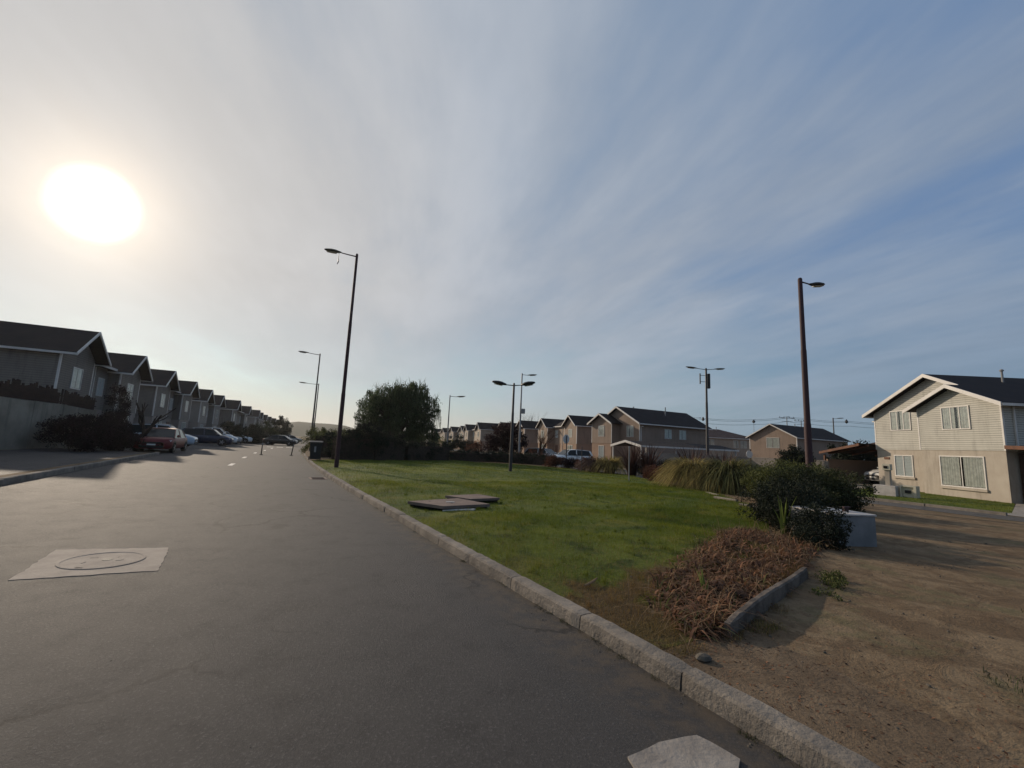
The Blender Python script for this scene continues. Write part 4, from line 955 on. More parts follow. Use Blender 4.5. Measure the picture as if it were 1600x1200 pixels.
CG='cars parked along the left row'
def h(dx,dy): return math.atan2(dy,dx)
car('dark red hatchback parked facing the camera beside the dark bush',-21.3,26.9,h(.43,-.90),PR,'sedan',L=4.35,Wd=1.85,H=1.42,group=CG)
car('pale blue wagon with a roof rail, behind the dark red car',*ns(-7.1,42.6),h(.9,.43),PB,'suv',L=4.55,H=1.62,group=CG,roofrail=True)
car('navy blue SUV parked side on, right of the pale blue wagon',-30.3,43.8,h(.9,.43),PN,'suv',L=4.5,H=1.62,group=CG)
car('white van like car behind the navy SUV',-33.3,49.3,h(.9,.43),PW,'suv',L=4.6,H=1.78,group=CG)
car('silver hatchback peeking out right of the white car',-35.9,54.6,h(.9,.43),PS,'hatch',group=CG)
car('white hatchback with its nose to the road, before the dark hedges',-38.5,61.3,h(.9,.43),PW,'hatch',group=CG)
car('grey car right of the white hatchback, by the hedges',-40.6,68.,h(.9,.43),PG,'sedan',group=CG)
car('silver car in the far cluster, left behind the black car',-42.6,76.,h(.9,.43),PS,'suv',group=CG)
car('white car in the far cluster, topmost behind the black car',-45.,84.,h(.9,.43),PW,'suv',group=CG)
car('grey green car at the right end of the far cluster',-44.6,89.,h(.9,.43),PGG,'hatch',group=CG)
car('black low car standing across the road at the bend',-32.0,61.2,h(.95,.2),PD,'sedan',L=4.2,H=1.40)
CR='cars parked before the sunlit row'
car('silver hatchback under the stop sign, left of the two before the tan houses',3.7,47.5,h(.8,-.6),PS,'hatch',group=CR)
car('white wagon right of the silver hatchback before the tan houses',6.3,44.2,h(-.9,-.35),PW,'suv',group=CR)
car('white car under the timber carport left of the cream house',27.7,30.65,h(-1,-.02),PW,'suv',L=4.6,Wd=1.85,H=1.6,z=-.12)
# ================================================================ STREET FURNITURE AND SLABS
def slab_on(name,label,cat,pts,th,m,z=None,parent=None,jit=0.):
    """irregular slab: corner points (world x,y), subdivided edges with a little chipping"""
    c=Vector((sum(p[0] for p in pts)/len(pts),sum(p[1] for p in pts)/len(pts))); P=[]
    for a,b in zip(pts,pts[1:]+pts[:1]):
        L=math.dist(a,b); k=max(1,int(L/.07))
        for i in range(k): f=i/k; P.append((a[0]+(b[0]-a[0])*f+random.uniform(-jit,jit)-c.x,a[1]+(b[1]-a[1])*f+random.uniform(-jit,jit)-c.y))
    z0=gr(c.x,c.y) if z is None else z
    return c,P,z0
mp=[(-4.64,4.31),(-3.66,4.84),(-4.26,5.75),(-5.31,5.37)]
c,P,z0=slab_on('','','',mp,0,None,jit=.012)
t=thing('manhole','pale concrete manhole surround with a round cover set in the asphalt','manhole',(c.x,c.y,z0-.004))
N_=Vector((-(gr(c.x+.6,c.y)-gr(c.x-.6,c.y))/1.2,-(gr(c.x,c.y+.6)-gr(c.x,c.y-.6))/1.2,1)).normalized(); t.rotation_mode='QUATERNION'; t.rotation_quaternion=Vector((0,0,1)).rotation_difference(N_)
MB().prism([(p[0],p[1],-.05) for p in P],(0,0,.067)).build('concrete_surround',M['mhole'],t)
MB().lathe([(.37,.012),(.372,.024),(.35,.026),(.335,.020)],40,'z').build('cover_ring',M['mhole'],t,smooth=False)
cv=MB().lathe([(.325,.012),(.325,.0185),(.31,.0195),(.0,.020)],40,'z').build('cover',M['mcover'],t)
k=MB()
for a in (0,1.2,2.6,4.): k.tube([(.14*math.cos(a),.14*math.sin(a),.0195),(.19*math.cos(a+.3),.19*math.sin(a+.3),.0195)],.004,5)
k.lathe([(.05,.017),(.05,.023),(.035,.024)],12,'z',(.02,.03,0)); k.build('cover_relief',M['mcover'],cv)
MB().box(.0,.07,-.325,-.30,.018,.0215).build('lifting_slot',M['dark'],cv)
c,P,z0=slab_on('','','',[(.65,2.34),(.84,2.46),(1.07,2.53),(1.2,2.36),(1.02,2.0),(.74,1.9)],0,None,jit=.008)
tag(MB().prism([(p[0],p[1],-.05) for p in P],(0,0,.068)).build('concrete_patch',M['concrete'],loc=(c.x,c.y,z0)),'pale concrete patch in the asphalt at the bottom edge','concrete patch')
t=thing('storm_drain','small rusty drain cover sunk in the asphalt by the kerb','drain',(*ns(1.75,17.1),gr(*ns(1.75,17.1))),TH)
MB().box(-.28,.28,-.42,.42,-.04,.014).build('frame',M['slab'],t); MB().box(-.2,.2,-.34,.34,.0142,.017).build('grate',M['dark'],t)
for q in range(7): MB().box(-.2,.2,-.31+q*.095,-.28+q*.095,.0172,.024).build('grate_bar',M['rustpole'],t)
ug='concrete service covers sunk in the lawn'
def cover(label,pts,top,th,white=False):
    c,P,z0=slab_on('','','',pts,0,None,jit=.004); t=thing('service_cover',label,'service cover',(c.x,c.y,z0),0,ug)
    MB().prism([(p[0],p[1],top-th) for p in P],(0,0,th)).build('cover_slab',M['slab'],t)
    MB().prism([(p[0]*.93,p[1]*.93,-.1) for p in P],(0,0,top+.1-th)).build('chamber',M['dark'],t); return t,c
t,c=cover('wide brownish concrete cover in the lawn, with a white chip on top',[(-2.12,9.5),(-1.27,9.0),(-.36,9.62),(-1.15,10.35)],.135,.06)
o=MB().box(-.09,.09,-.02,.03,.136,.147).build('paint_chip',M['white'],t)
MB().lathe([(.025,.133),(.022,.138)],10,'z',(-.45,.02,0)).lathe([(.025,.133),(.022,.138)],10,'z',(.05,-.12,0)).build('lifting_hole',M['dark'],t)
cover('smaller brownish concrete cover behind the wide one, raised above the grass',[(-1.5,10.75),(-.85,10.3),(-.18,10.75),(-.75,11.35)],.145,.055)
tag(MB().prism([(-.33,-.05,0),(.30,-.03,.02),(.36,.07,.02),(-.30,.07,0)],(0,0,.03)).build('white_board',M['white'],loc=(-.98,9.12,.10),rz=.25),'thin white board propped against the front of the wide concrete cover','board')
# concrete box at the end of the flower bed
t=thing('service_box','waist high painted concrete box at the end of the bed, on the dirt','concrete box',(5.72,7.75,0.),math.atan2(.12,.86))
bw=.82; bd=1.05
MB().box(0,bw,0,bd,-.25,.515).build('box_body',M['boxgrey'],t,bevel=.012)
MB().box(-.015,bw+.015,-.015,bd*.52,.517,.55).build('lid',M['boxtop'],t,bevel=.008)
MB().box(-.012,bw+.012,bd*.55,bd+.012,.517,.54).build('lid',M['boxtop'],t,bevel=.008)
MB().box(.52,.60,.30,.36,.55,.62).box(.49,.63,.28,.33,.62,.64).build('lid_handle',M['rustpole'],t)
# low bed edging: a long tilted concrete beam
a=Vector((1.80,3.60)); b=Vector((3.72,5.52)); d=(b-a); L=d.length
mb=MB(); st=np.linspace(0,L,24); V=[]
for i,s in enumerate(st):
    e=0 if 0<i<23 else .012; j=random.uniform
    for (yy,zz) in ((0,-.08),(0+e,.10-e),(.015,.115-e),(.055,.115-e),(.07-e,.10-e),(.07,-.08)): V.append((s,yy+j(-.004,.004),zz+j(-.004,.004)+.02*math.sin(s*2)))
F=[]
for i in range(23):
    for j in range(5): F.append((i*6+j,i*6+j+1,(i+1)*6+j+1,(i+1)*6+j)[::-1])
F+=[tuple(range(6)),tuple(23*6+j for j in range(6))[::-1]]
tag(mb.add(V,F).build('bed_edging',M['edge'],loc=(a.x,a.y,gr(a.x,a.y)),rz=math.atan2(d.y,d.x)),'low weathered grey edging beam bordering the dry flower bed','edging')
ke=[(7.6,14.2),(7.4,15.4),(7.1,16.6)]
for i,(x,y,l,rz_) in enumerate(((7.35,14.9,.95,1.9),(7.15,12.9,.8,2.1),(7.75,16.7,.9,1.6))):
    tag(MB().box(-l/2,l/2,-.05,.05,-.05,.11).build('edging_block',M['kerbc'],loc=(x,y,gr(x,y)),rz=rz_,bevel=.015),('pale edging block at the lawn edge, middle of three','pale edging block at the lawn edge, nearest of three','pale edging block at the lawn edge, farthest of three')[i],'edging','pale edging blocks along the lawn edge')
mb=MB(); pebble(mb,0,0,0,.055); tag(mb.build('rock',M['stone'],loc=(1.40,3.2,gr(1.4,3.2)+.01),smooth=False),'dark grey rock on the soil behind the kerb joint','rock')
tag(MB().tube([(0,0,.02),(.13,.05,.035),(.26,.16,.03)],[.012,.016,.008],6).build('stick',M['straw'],loc=(*ns(2.95,3.62),gr(*ns(2.95,3.62))+.02),rz=.4),'broken pale stick lying on the dry grass near the kerb','stick')
# wheelie bin by the hedge
t=thing('wheelie_bin','black wheelie bin standing in front of the clipped hedge','bin',(-11.3,25.6,gr(-11.3,25.6)),R(25))
V=[(-.26,-.28,.08),(.26,-.28,.08),(.26,.28,.08),(-.26,.28,.08),(-.33,-.36,1.02),(.33,-.36,1.02),(.33,.38,1.02),(-.33,.38,1.02)]
MB().add(V,[(3,2,1,0),(4,5,6,7),(0,1,5,4),(1,2,6,5),(2,3,7,6),(3,0,4,7)]).build('bin_body',M['plastic'],t,bevel=.03)
MB().prism([(-.36,-.42,1.03),(-.36,.42,1.03),(-.36,.36,1.12),(-.36,-.1,1.15),(-.36,-.42,1.07)],(.72,0,0)).build('lid',M['plastic'],t,bevel=.015)
for x in (-.3,.3): MB().lathe([(.12,-.03),(.12,.03)],16,'x',(x,.3,.12)).build('wheel',M['rubber'],t)
MB().box(-.08,.02,-.385,-.36,.5,.82).build('sticker',M['greypole'],t)
# strip before the cream house: grass, drive, block, meter cupboard
def flat(name,pts,zo,m,kind='structure'):
    V=[(x,y,gr(x,y)+zo) for x,y in pts]; return tag(MB().add(V,[tuple(range(len(V)))]).build(name,m),kind=kind)
flat('verge',[(15.1,20.0),(16.5,17.6),(17.3,16.0),(18.6,16.3),(23.7,20.6),(24.3,28.9),(19.,24.4),(14.2,22.6)],.010,M['lawn'])
flat('driveway',[(17.35,15.9),(17.7,14.3),(19.5,9.),(30,9.),(31,20.4),(23.7,20.55),(18.6,16.3)],.014,M['concrete'])
flat('driveway_beside_house',[(13.6,24.0),(14.2,22.6),(19.,24.4),(24.3,28.9),(33,29),(33,33),(22,33),(13.,29)],.013,M['concrete'])
vp=[]
for _ in range(16000):
    a,b=rng.uniform(0,1,2); x=15.0+a*9.2; y=16.0+b*12.6
    ok=(x-15.1)*(.86)+(y-20)*.5>0 and y< 20.8+ (x-14.2)*.62+1.4 and not(y<16.3+(x-18.6)*.86 and x>18.6) and y>20.0-(x-15.1)*1.75+.1
    if ok and x<23.5: vp.append((x,y,gr(x,y)+.008))
vp=np.array(vp); tag(blades('verge_grass',vp,rng.uniform(.03,.07,len(vp)),np.full(len(vp),.018),M['blade'],lean=.8),kind='stuff')
t=thing('meter_pillar','cream meter pillar with a wide block foot, before the left corner of the cream house','meter box',(18.5,22.2,-.2),R(-62))
MB().box(-.05,.85,0,.45,-.1,.50).build('foot',M['boxtop'],t,bevel=.01); MB().box(.42,.62,.1,.3,.50,1.25).build('pillar',M['stucco'],t); MB().box(.35,.68,.04,.30,1.25,1.55).build('meter_case',M['meter'],t,bevel=.01); MB().box(.42,.58,.02,.04,1.33,1.46).build('meter_window',M['dark'],t)
t=thing('gas_meter_cupboard','small cream gas meter cupboard with an open front on the strip of grass','meter box',(19.15,21.5,-.2),R(-62))
m_=MB(); m_.box(0,.62,0,.06,.50,.56).box(0,.06,0,.4,-.1,.50).box(.52,.62,0,.4,-.1,.50).box(0,.62,.06,.4,.50,.558); m_.build('case',M['meter'],t); MB().box(.06,.52,.10,.38,-.1,.49).build('back_panel',M['meter'],t); MB().box(.17,.40,.05,.10,.2,.34).build('gas_meter',M['plastic'],t)
# ================================================================ PLANTS
def leaves(name,blobs,n,size,m,parent=None,clumps=60,cr=.28,elong=1.7,zmin=None,inner=.55,droop=0.,squash=.8,loc=(0,0,0),out=1.06):
    """many small leaf faces gathered in clumps over and inside ellipsoid blobs (cx,cy,cz,rx,ry,rz)"""
    B=np.array(blobs,float); vol=B[:,3]*B[:,4]*B[:,5]; p=vol**(.8); p/=p.sum()
    ci=rng.choice(len(B),clumps,p=p); dirv=rng.normal(size=(clumps,3)); dirv/=np.linalg.norm(dirv,axis=1)[:,None]
    rad=rng.uniform(inner,out,clumps)[:,None]*np.where(rng.uniform(size=clumps)<.12,1.13,1.)[:,None]; cc=B[ci,:3]+dirv*rad*B[ci,3:6]
    cs=rng.uniform(.6,1.4,clumps)*cr
    k=rng.integers(0,clumps,n); off=rng.normal(size=(n,3))*np.array([1,1,squash]); off/=np.maximum(1e-6,np.linalg.norm(off,axis=1))[:,None]; off*=(rng.uniform(0,1,n)**.5*cs[k])[:,None]
    P=cc[k]+off
    if zmin is not None: P=P[P[:,2]>zmin]
    n=len(P); a=rng.normal(size=(n,3)); a[:,2]-=droop; a/=np.linalg.norm(a,axis=1)[:,None]; b=np.cross(a,rng.normal(size=(n,3))); b/=np.linalg.norm(b,axis=1)[:,None]
    L=(size*elong*rng.uniform(.6,1.3,n))[:,None]; w=(size*rng.uniform(.6,1.2,n))[:,None]
    V=np.stack([P-a*L*.5,P+b*w*.5,P+a*L*.5,P-b*w*.5],1).reshape(-1,3); q=np.arange(n)*4
    return np_mesh(name,V,np.stack([q,q+1,q+2,q+3],1),m,parent,loc),cc
def limb(mb,p,q,r0,r1,k=4,wob=.06):
    P=[];R_=[]; p=Vector(p);q=Vector(q); L=(q-p).length
    for i in range(k+1):
        f=i/k; P.append(p.lerp(q,f)+(Vector((random.uniform(-1,1),random.uniform(-1,1),random.uniform(-.4,.4)))*wob*L if 0<i<k else Vector((0,0,0)))); R_.append(r0+(r1-r0)*f)
    mb.tube(P,R_,7); return P
def tree(label,x,y,h,blobs,lm,n,size,trunk_r=.16,fork=.35,clumps=120,cr=.45,cat='tree',group=None,name='tree',elong=1.7,inner=.5,droop=0,limbs=22,lean=(0,0),bark='bark'):
    t=thing(name,label,cat,(x,y,gr(x,y)),0,group)
    _,cc=leaves('crown',blobs,n,size,M[lm],t,clumps,cr,elong,inner=inner,droop=droop)
    mb=MB(); f=Vector((lean[0],lean[1],h*fork)); limb(mb,(0,0,-.2),f,trunk_r,trunk_r*.75,4,.03)
    for i in rng.choice(len(cc),min(limbs,len(cc)),replace=False):
        c=Vector(cc[i]); mid=f.lerp(c,.5)+Vector((0,0,.12*h*random.random())); st=f if random.random()<.6 else Vector((0,0,h*fork*.7)); limb(mb,st,mid,trunk_r*.42,trunk_r*.2,3,.06); limb(mb,mid,c,trunk_r*.2,trunk_r*.05,3,.08)
    mb.build('trunk',M[bark],t,smooth=True); return t
def bare(label,x,y,h,name='bare_shrub',cat='shrub',n=9,r=.03,spread=.5,levels=3,z=None,m='bark',group=None,twig=3,trunk=0.):
    t=thing(name,label,cat,(x,y,gr(x,y) if z is None else z),0,group); mb=MB()
    def grow(p,d,L,r,lv):
        q=p+d*L; limb(mb,p,q,r,r*.6,3,.05)
        if lv<=0: return
        for _ in range(twig):
            dd_=(d+Vector((random.uniform(-1,1),random.uniform(-1,1),random.uniform(-.3,.7)))*.62).normalized(); s=p.lerp(q,random.uniform(.45,1)); grow(s,dd_,L*random.uniform(.5,.75),r*.5,lv-1)
    if trunk: limb(mb,(0,0,-.1),(0,0,trunk),r*1.6,r*1.3,3,.02)
    for i in range(n):
        a=random.uniform(0,2*PI); d=Vector((math.cos(a)*spread*random.random(),math.sin(a)*spread*random.random(),1)).normalized(); grow(Vector((0,0,trunk)),d,h*random.uniform(.35,.5),r,levels)
    mb.build('stem',M[m],t); return t
def shrub(label,x,y,blobs,lm,n,size,name='shrub',cat='shrub',group=None,clumps=70,cr=.25,inner=.35,stems=10,elong=1.8,z=None):
    zz=gr(x,y) if z is None else z; t=thing(name,label,cat,(x,y,zz),0,group)
    _,cc=leaves('foliage',blobs,n,size,M[lm],t,clumps,cr,elong,inner=inner,zmin=-.02)
    mb=MB()
    for i in rng.choice(len(cc),min(stems,len(cc)),replace=False): c=cc[i]; limb(mb,(c[0]*.35,c[1]*.35,-.05),tuple(c),.022,.006,4,.05)
    mb.build('stem',M['bark'],t); return t
# willow
wb=[(0,0,4.6,3.6,3.2,2.0),(-2.0,.2,3.6,2.0,2.0,1.9),(2.1,0,3.8,2.0,2.0,2.2),(.9,0,5.7,2.0,1.8,1.3),(-1.2,0,5.3,1.4,1.4,1.3),(0,0,2.4,3.2,2.6,1.5),(2.3,0,2.2,1.6,1.6,1.2),(-2.4,0,2.3,1.4,1.4,1.3)]
W_=tree('large round headed willow beyond the hedge at the far end of the lawn',-10.9,42.,7.2,wb,'leafl',52000,.085,.28,.3,clumps=420,cr=.50,elong=2.6,droop=1.6,inner=.35,limbs=40,name='willow_tree')
# its hanging strands
P=[];Hh=[]
for _ in range(2600):
    b=wb[random.choice([0,1,2,3,4,5,6,7])]; a=random.uniform(0,2*PI); e=random.uniform(-.2,1.1)
    P.append((b[0]+b[3]*math.cos(a)*1.03*math.cos(e*.9),b[1]+b[4]*math.sin(a)*math.cos(e*.9),b[2]+b[5]*math.sin(e)*1.02)); Hh.append(-random.uniform(.5,1.5))
o=blades('hanging_strand',np.array(P),np.array(Hh),np.full(len(P),.05),M['leafl'],lean=-.22,seg=3,parent=W_); o['kind']='stuff'
P=[];
for _ in range(240):
    b=wb[random.choice([0,3,4,2])]; a=random.uniform(0,2*PI); P.append((b[0]+b[3]*.75*math.cos(a),b[1]+b[4]*.75*math.sin(a),b[2]+b[5]*.72))
o=blades('top_twig',np.array(P),rng.uniform(.5,1.2,len(P)),np.full(len(P),.05),M['leafl'],lean=.9,seg=3,parent=W_,curl=.5); o['kind']='stuff'
# maroon tree, small bare russet tree, distant trees of the right row
tree('round maroon leaved tree before the tan houses, behind the twin headed park lamp',-.4,47.5,4.5,[(0,0,2.4,2.0,1.9,1.7),(-.9,0,1.6,1.5,1.4,1.1),(1.1,0,1.9,1.3,1.3,1.2),(0,0,3.3,1.2,1.2,.8)],'leafr',15000,.10,.14,.3,clumps=150,cr=.42)
bare('leafless russet tree, left of the stop sign',3.0,42.5,3.3,'bare_tree','tree',8,.05,.8,3,m='leafx',trunk=.7)
shrub('russet bushes under the leafless tree, left of the parked cars',2.6,40.,[(0,0,.6,1.3,1.,.7),(-1.2,-.3,.45,1.,.9,.55)],'leafx',4200,.06)
shrub('low dark bush before the small beige pair of houses',-7.0,60.,[(0,0,1.3,2.1,1.5,1.2),(1.5,0,1.,1.2,1.,.8)],'leafd',4500,.12,cr=.4)
shrub('small orange brown bush left of the maroon tree',-4.2,56.,[(0,0,1.0,1.2,1,.9)],'leafx',1500,.10,cr=.35)
bare('tall leafless tree top far behind the tan houses',6.,125.,9.,'bare_tree','tree',6,.05,.6,3,z=-.3,trunk=4)
# hedges by the road
def hedge(label,pts,h,w,lm,n,size,name='hedge'):
    """clipped hedge along a polyline"""
    o=Vector(pts[0]); t=thing(name,label,'hedge',(o.x,o.y,gr(o.x,o.y))); B=[]; core=MB()
    for a,b in zip(pts[:-1],pts[1:]):
        a=Vector(a)-o;b=Vector(b)-o; L=(b-a).length; k=max(1,int(L/.8))
        for i in range(k+1):
            q=a+(b-a)*(i/k); 
            for zz in (.28,.62,.84): B.append((q.x,q.y,h*zz*random.uniform(.97,1.05),.62,w*.5,h*.2))
        d=(b-a).normalized(); nn=Vector((-d.y,d.x))*w*.28; core.prism([(a.x+nn.x,a.y+nn.y,0),(a.x-nn.x,a.y-nn.y,0),(b.x-nn.x,b.y-nn.y,0),(b.x+nn.x,b.y+nn.y,0)],(0,0,h*.8))
    core.build('branch_mass',M['bark'],t); leaves('foliage',B,n,size,M[lm],t,clumps=len(B)*9,cr=.24,inner=.6,zmin=.0); return t
hedge('clipped square ended hedge at the bend of the road, behind the wheelie bin',[(-13.6,30.6),(-12.3,31.2),(-11.4,32.)],1.85,1.7,'leafo',17000,.05)
hedge('long dark hedge beyond the tall lamp, left of the willow',[(-11.2,28.),(-9.2,29.4),(-7.7,31.2)],1.75,1.6,'leafd',24000,.055)
hedge('lower dark hedge continuing right under the willow',[(-7.6,31.6),(-6.4,33.8),(-5.2,35.8)],1.35,1.5,'leafd',14000,.055)
hedge('low dark hedge line closing the lawn, between the willow and the twin headed lamp',[(-4.9,37.2),(-1.8,38.),(1.2,37.4),(3.2,36.)],.85,1.2,'leafd',16000,.055)
bare('thin leafless shrub over the hedge, just left of the tall lamp pole',-9.9,27.6,2.6,n=6,r=.016,spread=.6,levels=3)
bare('leafless shrub over the hedge, between the tall lamp pole and the willow',-8.6,30.3,2.95,n=8,r=.016,spread=.8,levels=3)
shrub('leafy climber tuft round the tall lamp pole',-7.95,20.9,[(0,0,1.9,.18,.18,.5)],'leafd',500,.04,clumps=12,cr=.12,stems=0) if False else None
shrub('untidy leafy bush sticking up behind the tall lamp pole',-9.6,28.9,[(0,0,1.75,1.2,.8,.75),(.9,.4,1.5,.8,.6,.6),(-.3,0,2.3,.25,.25,.7)],'leafd',7000,.05,cr=.2)
# left side planting
LGp='dark bushes before the block wall'
shrub('big dark purple brown bush against the block wall, left of the red car',-19.9,20.3,[(0,0,.85,1.0,1.5,.85),(-.5,1.4,.9,1.0,1.5,.85)],'leafp',24000,.05,group=LGp,clumps=170,cr=.28)
shrub('lower dark bush running towards the red car',-21.0,23.2,[(0,0,.62,.8,1.2,.62),(-.2,1.2,.55,.7,.9,.55)],'leafp',14000,.05,group=LGp,clumps=120,cr=.25)
tree('dark narrow shrubby tree against the second gabled wing, above the purple bush',-21.9,24.2,3.6,[(0,0,2.5,.45,.5,1.2),(.1,0,1.6,.5,.5,.8)],'leafp',6500,.05,.07,.3,clumps=60,cr=.25,limbs=8)
bare('pruned tree with thick bare dark limbs reaching over the purple bush',-21.4,25.6,3.1,'bare_tree','tree',5,.075,.8,1,twig=2,trunk=.9)
for i,(x,y,w,h_,lab) in enumerate(((-36.5,63.5,1.9,2.6,'dark round bush over the white hatchback, nearest of the left row bushes'),(-39.5,69.5,1.6,2.2,'dark bush between the two taller bushes of the left row'),(-41.8,76.5,2.1,3.6,'tall green bush covering the far left row houses'),(-46.,89.,2.0,3.4,'dark bush left of the far tree at the end of the left row'))):
    shrub(lab,x-1.2,y,[(0,0,h_*.5,w,w,h_*.5),(w*.5,0,h_*.35,w*.7,w*.7,h_*.38)],'leafd' if i!=2 else 'leaf',6000,.12,group='dark bushes along the left row',clumps=90,cr=.5)
shrub('dark bushes behind the navy car, left of the round bush',-35.9,56.5,[(0,0,1.5,1.5,1.5,1.3)],'leafd',4500,.10,group='dark bushes along the left row',clumps=70,cr=.45)
tree('far small tree ending the left row against the sky',-50.8,96.,5.2,[(0,0,3.1,2.6,2.4,1.9),(-.5,0,4.4,1.4,1.4,1.1),(1.2,0,2.2,1.7,1.7,1.1)],'leafd',11000,.12,.16,.3,clumps=120,cr=.5)
# far ground cover behind the bend
leaves_o,_=leaves('far_thicket',[(-52+4.2*i,118+random.uniform(-3,8),1.2,4.,3.,random.uniform(1.3,2.4)) for i in range(9)],9000,.3,M['leafo'],clumps=160,cr=1.1); tag(leaves_o,kind='stuff')
# ---- bed between lawn and second street
PG_='pampas grass clumps of the flower bed'
def pampas(label,x,y,h,r,n,m='strawg',group=PG_,w=.055,plume=True,lean=.60,curl=1.75):
    t=thing('pampas_grass',label,'pampas grass',(x,y,gr(x,y)),0,group)
    a=rng.uniform(0,2*PI,n); q=r*.35*np.sqrt(rng.uniform(0,1,n)); P=np.stack([np.cos(a)*q,np.sin(a)*q,np.zeros(n)],1)
    o=blades('blade',P,rng.uniform(.75,1.15,n)*h*1.2,np.full(n,w),M[m],lean,7,parent=t,curl=curl,cx=.25,dirs=a+rng.normal(0,.5,n),lmin=.45); o['kind']='stuff'
    P2_=P[:n//3]; o=blades('dry_blade',P2_,rng.uniform(.5,.9,len(P2_))*h,np.full(len(P2_),w*1.1),M['straw'],lean,6,parent=t,curl=curl,cx=.25); o['kind']='stuff'
    return t
def flax(label,x,y,h,n=70,m='flax',w=.05,lean=.75,group='dark flax clumps of the flower bed',r=.25,name='flax_plant'):
    t=thing(name,label,'flax plant',(x,y,gr(x,y)),0,group)
    a=rng.uniform(0,2*PI,n); q=r*np.sqrt(rng.uniform(0,1,n)); P=np.stack([np.cos(a)*q,np.sin(a)*q,np.zeros(n)],1)
    o=blades('blade',P,rng.uniform(.65,1.15,n)*h,np.full(n,w),M[m],lean,4,parent=t,curl=.15,dirs=a+rng.normal(0,.4,n)); o['kind']='stuff'; return t
flax('dark spiky flax left of the white carport gable',7.75,27.6,2.1,110,w=.09,lean=.65)
flax('second dark spiky flax overlapping the first, a little to its right',8.5,26.6,2.0,100,w=.09,lean=.65)
flax('dark spiky flax behind the golden pampas, before the boundary wall',10.3,24.6,2.1,120,w=.09,lean=.65)
flax('dark spiky flax round the foot of the twin arm lamp',11.6,23.6,1.9,110,w=.09,lean=.65)
pampas('brown pampas tussock below the white wagon',6.0,30.4,1.7,.9,700,'flax',w=.05)
pampas('russet pampas tussock left of the dark spiky flax',6.9,29.8,1.8,.9,700,'strawg',w=.05)
pampas('golden pampas tussock drooping onto the lawn edge, nearest the flax',8.6,20.4,2.1,1.0,1500,'strawg')
pampas('greener pampas tussock touching the golden one',9.75,19.2,2.2,1.1,1600,'strawo')
pampas('small golden pampas tussock squeezed between the two big ones',9.0,19.3,1.7,.8,700,'strawg')
shrub('low reddish bush at the lawn edge, below the dark flax',7.9,23.7,[(0,0,.4,.6,.9,.45),(.3,1.,.4,.6,.8,.45)],'leafx',6000,.035,clumps=90,cr=.16)
shrub('dark leafy bush behind the reddish lawn edge bush',9.2,24.6,[(0,0,.6,.9,1.1,.6)],'leafd',6000,.045,clumps=90,cr=.2)
def yflower(t,blobs,n):
    o,_=leaves('flower',blobs,n,.028,M['flower'],t,clumps=14,cr=.07,elong=1.1); o['kind']='stuff'
t=shrub('dark bush under the white carport gable, behind the spiky flax',9.4,30.2,[(0,0,.55,1.1,1.,.6),(1.6,-.6,.5,1.1,.9,.6)],'leafd',9000,.06,clumps=120,cr=.25)
shrub('dark bush row before the boundary wall, behind the golden pampas',11.3,25.4,[(0,0,.55,1.2,1.1,.62),(1.6,-1.6,.5,1.2,1.1,.6),(3.,-3.,.5,1.2,1.1,.6)],'leafd',14000,.055,clumps=180,cr=.25)
shrub('olive bush with a few small yellow flowers, right of the greener pampas',8.9,15.2,[(0,0,.5,.7,.9,.55),(.6,.7,.6,.7,.8,.6)],'leafo',11000,.035,clumps=120,cr=.18); yflower(t,[(-.3,-.5,.45,.4,.5,.35)],110)
shrub('tall feathery green bush in the middle of the bed',9.3,14.9,[(0,0,.72,1.1,1.3,.72),(1.0,-.5,.66,.9,1.0,.66)],'leafo',26000,.035,clumps=220,cr=.24)
shrub('dark green bush behind the service box, largest of the bed',7.9,11.6,[(0,0,.65,1.0,1.1,.70),(.6,.1,.6,.75,.9,.68),(-.6,-.5,.5,.8,.9,.6)],'leaf',40000,.032,clumps=320,cr=.2)
shrub('nearly black bush crowding the left side of the service box',5.7,8.75,[(0,0,.42,.5,.6,.5),(.6,.9,.5,.6,.8,.6),(.1,.9,.42,.5,.7,.45),(-.1,-.75,.3,.36,.35,.36)],'leafd',34000,.026,clumps=260,cr=.16)
shrub('small dark weed leaning on the face of the service box',5.5,7.45,[(0,0,.26,.34,.22,.28),(-.45,0,.2,.25,.25,.22)],'leafd',3800,.022,clumps=70,cr=.1)
flax('bright green upright blades at the lawn corner of the bed',5.35,8.6,.72,12,'flaxg',.05,.35,'bright green blades sprouting in the bed',.05,'iris_plant')
flax('small bright green sprout among the dead leaves',2.02,4.55,.30,9,'flaxg',.035,.35,'bright green blades sprouting in the bed',.03,'iris_plant')
flax('two pale green plumes standing up in the feathery bush',9.0,14.2,1.55,5,'flaxg',.06,.4,'bright green blades sprouting in the bed',.06,'iris_plant')
M['drygrass']=mat('dry_grass',(.20,.135,.055),.8,.2,col2=(.12,.09,.035),vscale=2.5,island=.6,trans=.35)
shrub('low green weeds creeping beside the far end of the edging beam',3.78,5.2,[(0,0,.03,.26,.2,.05),(.2,.3,.03,.25,.22,.05),(-.3,-.35,.02,.16,.16,.04)],'leafo',1500,.016,'weed_patch','weeds',clumps=46,cr=.07,inner=.0,stems=0)
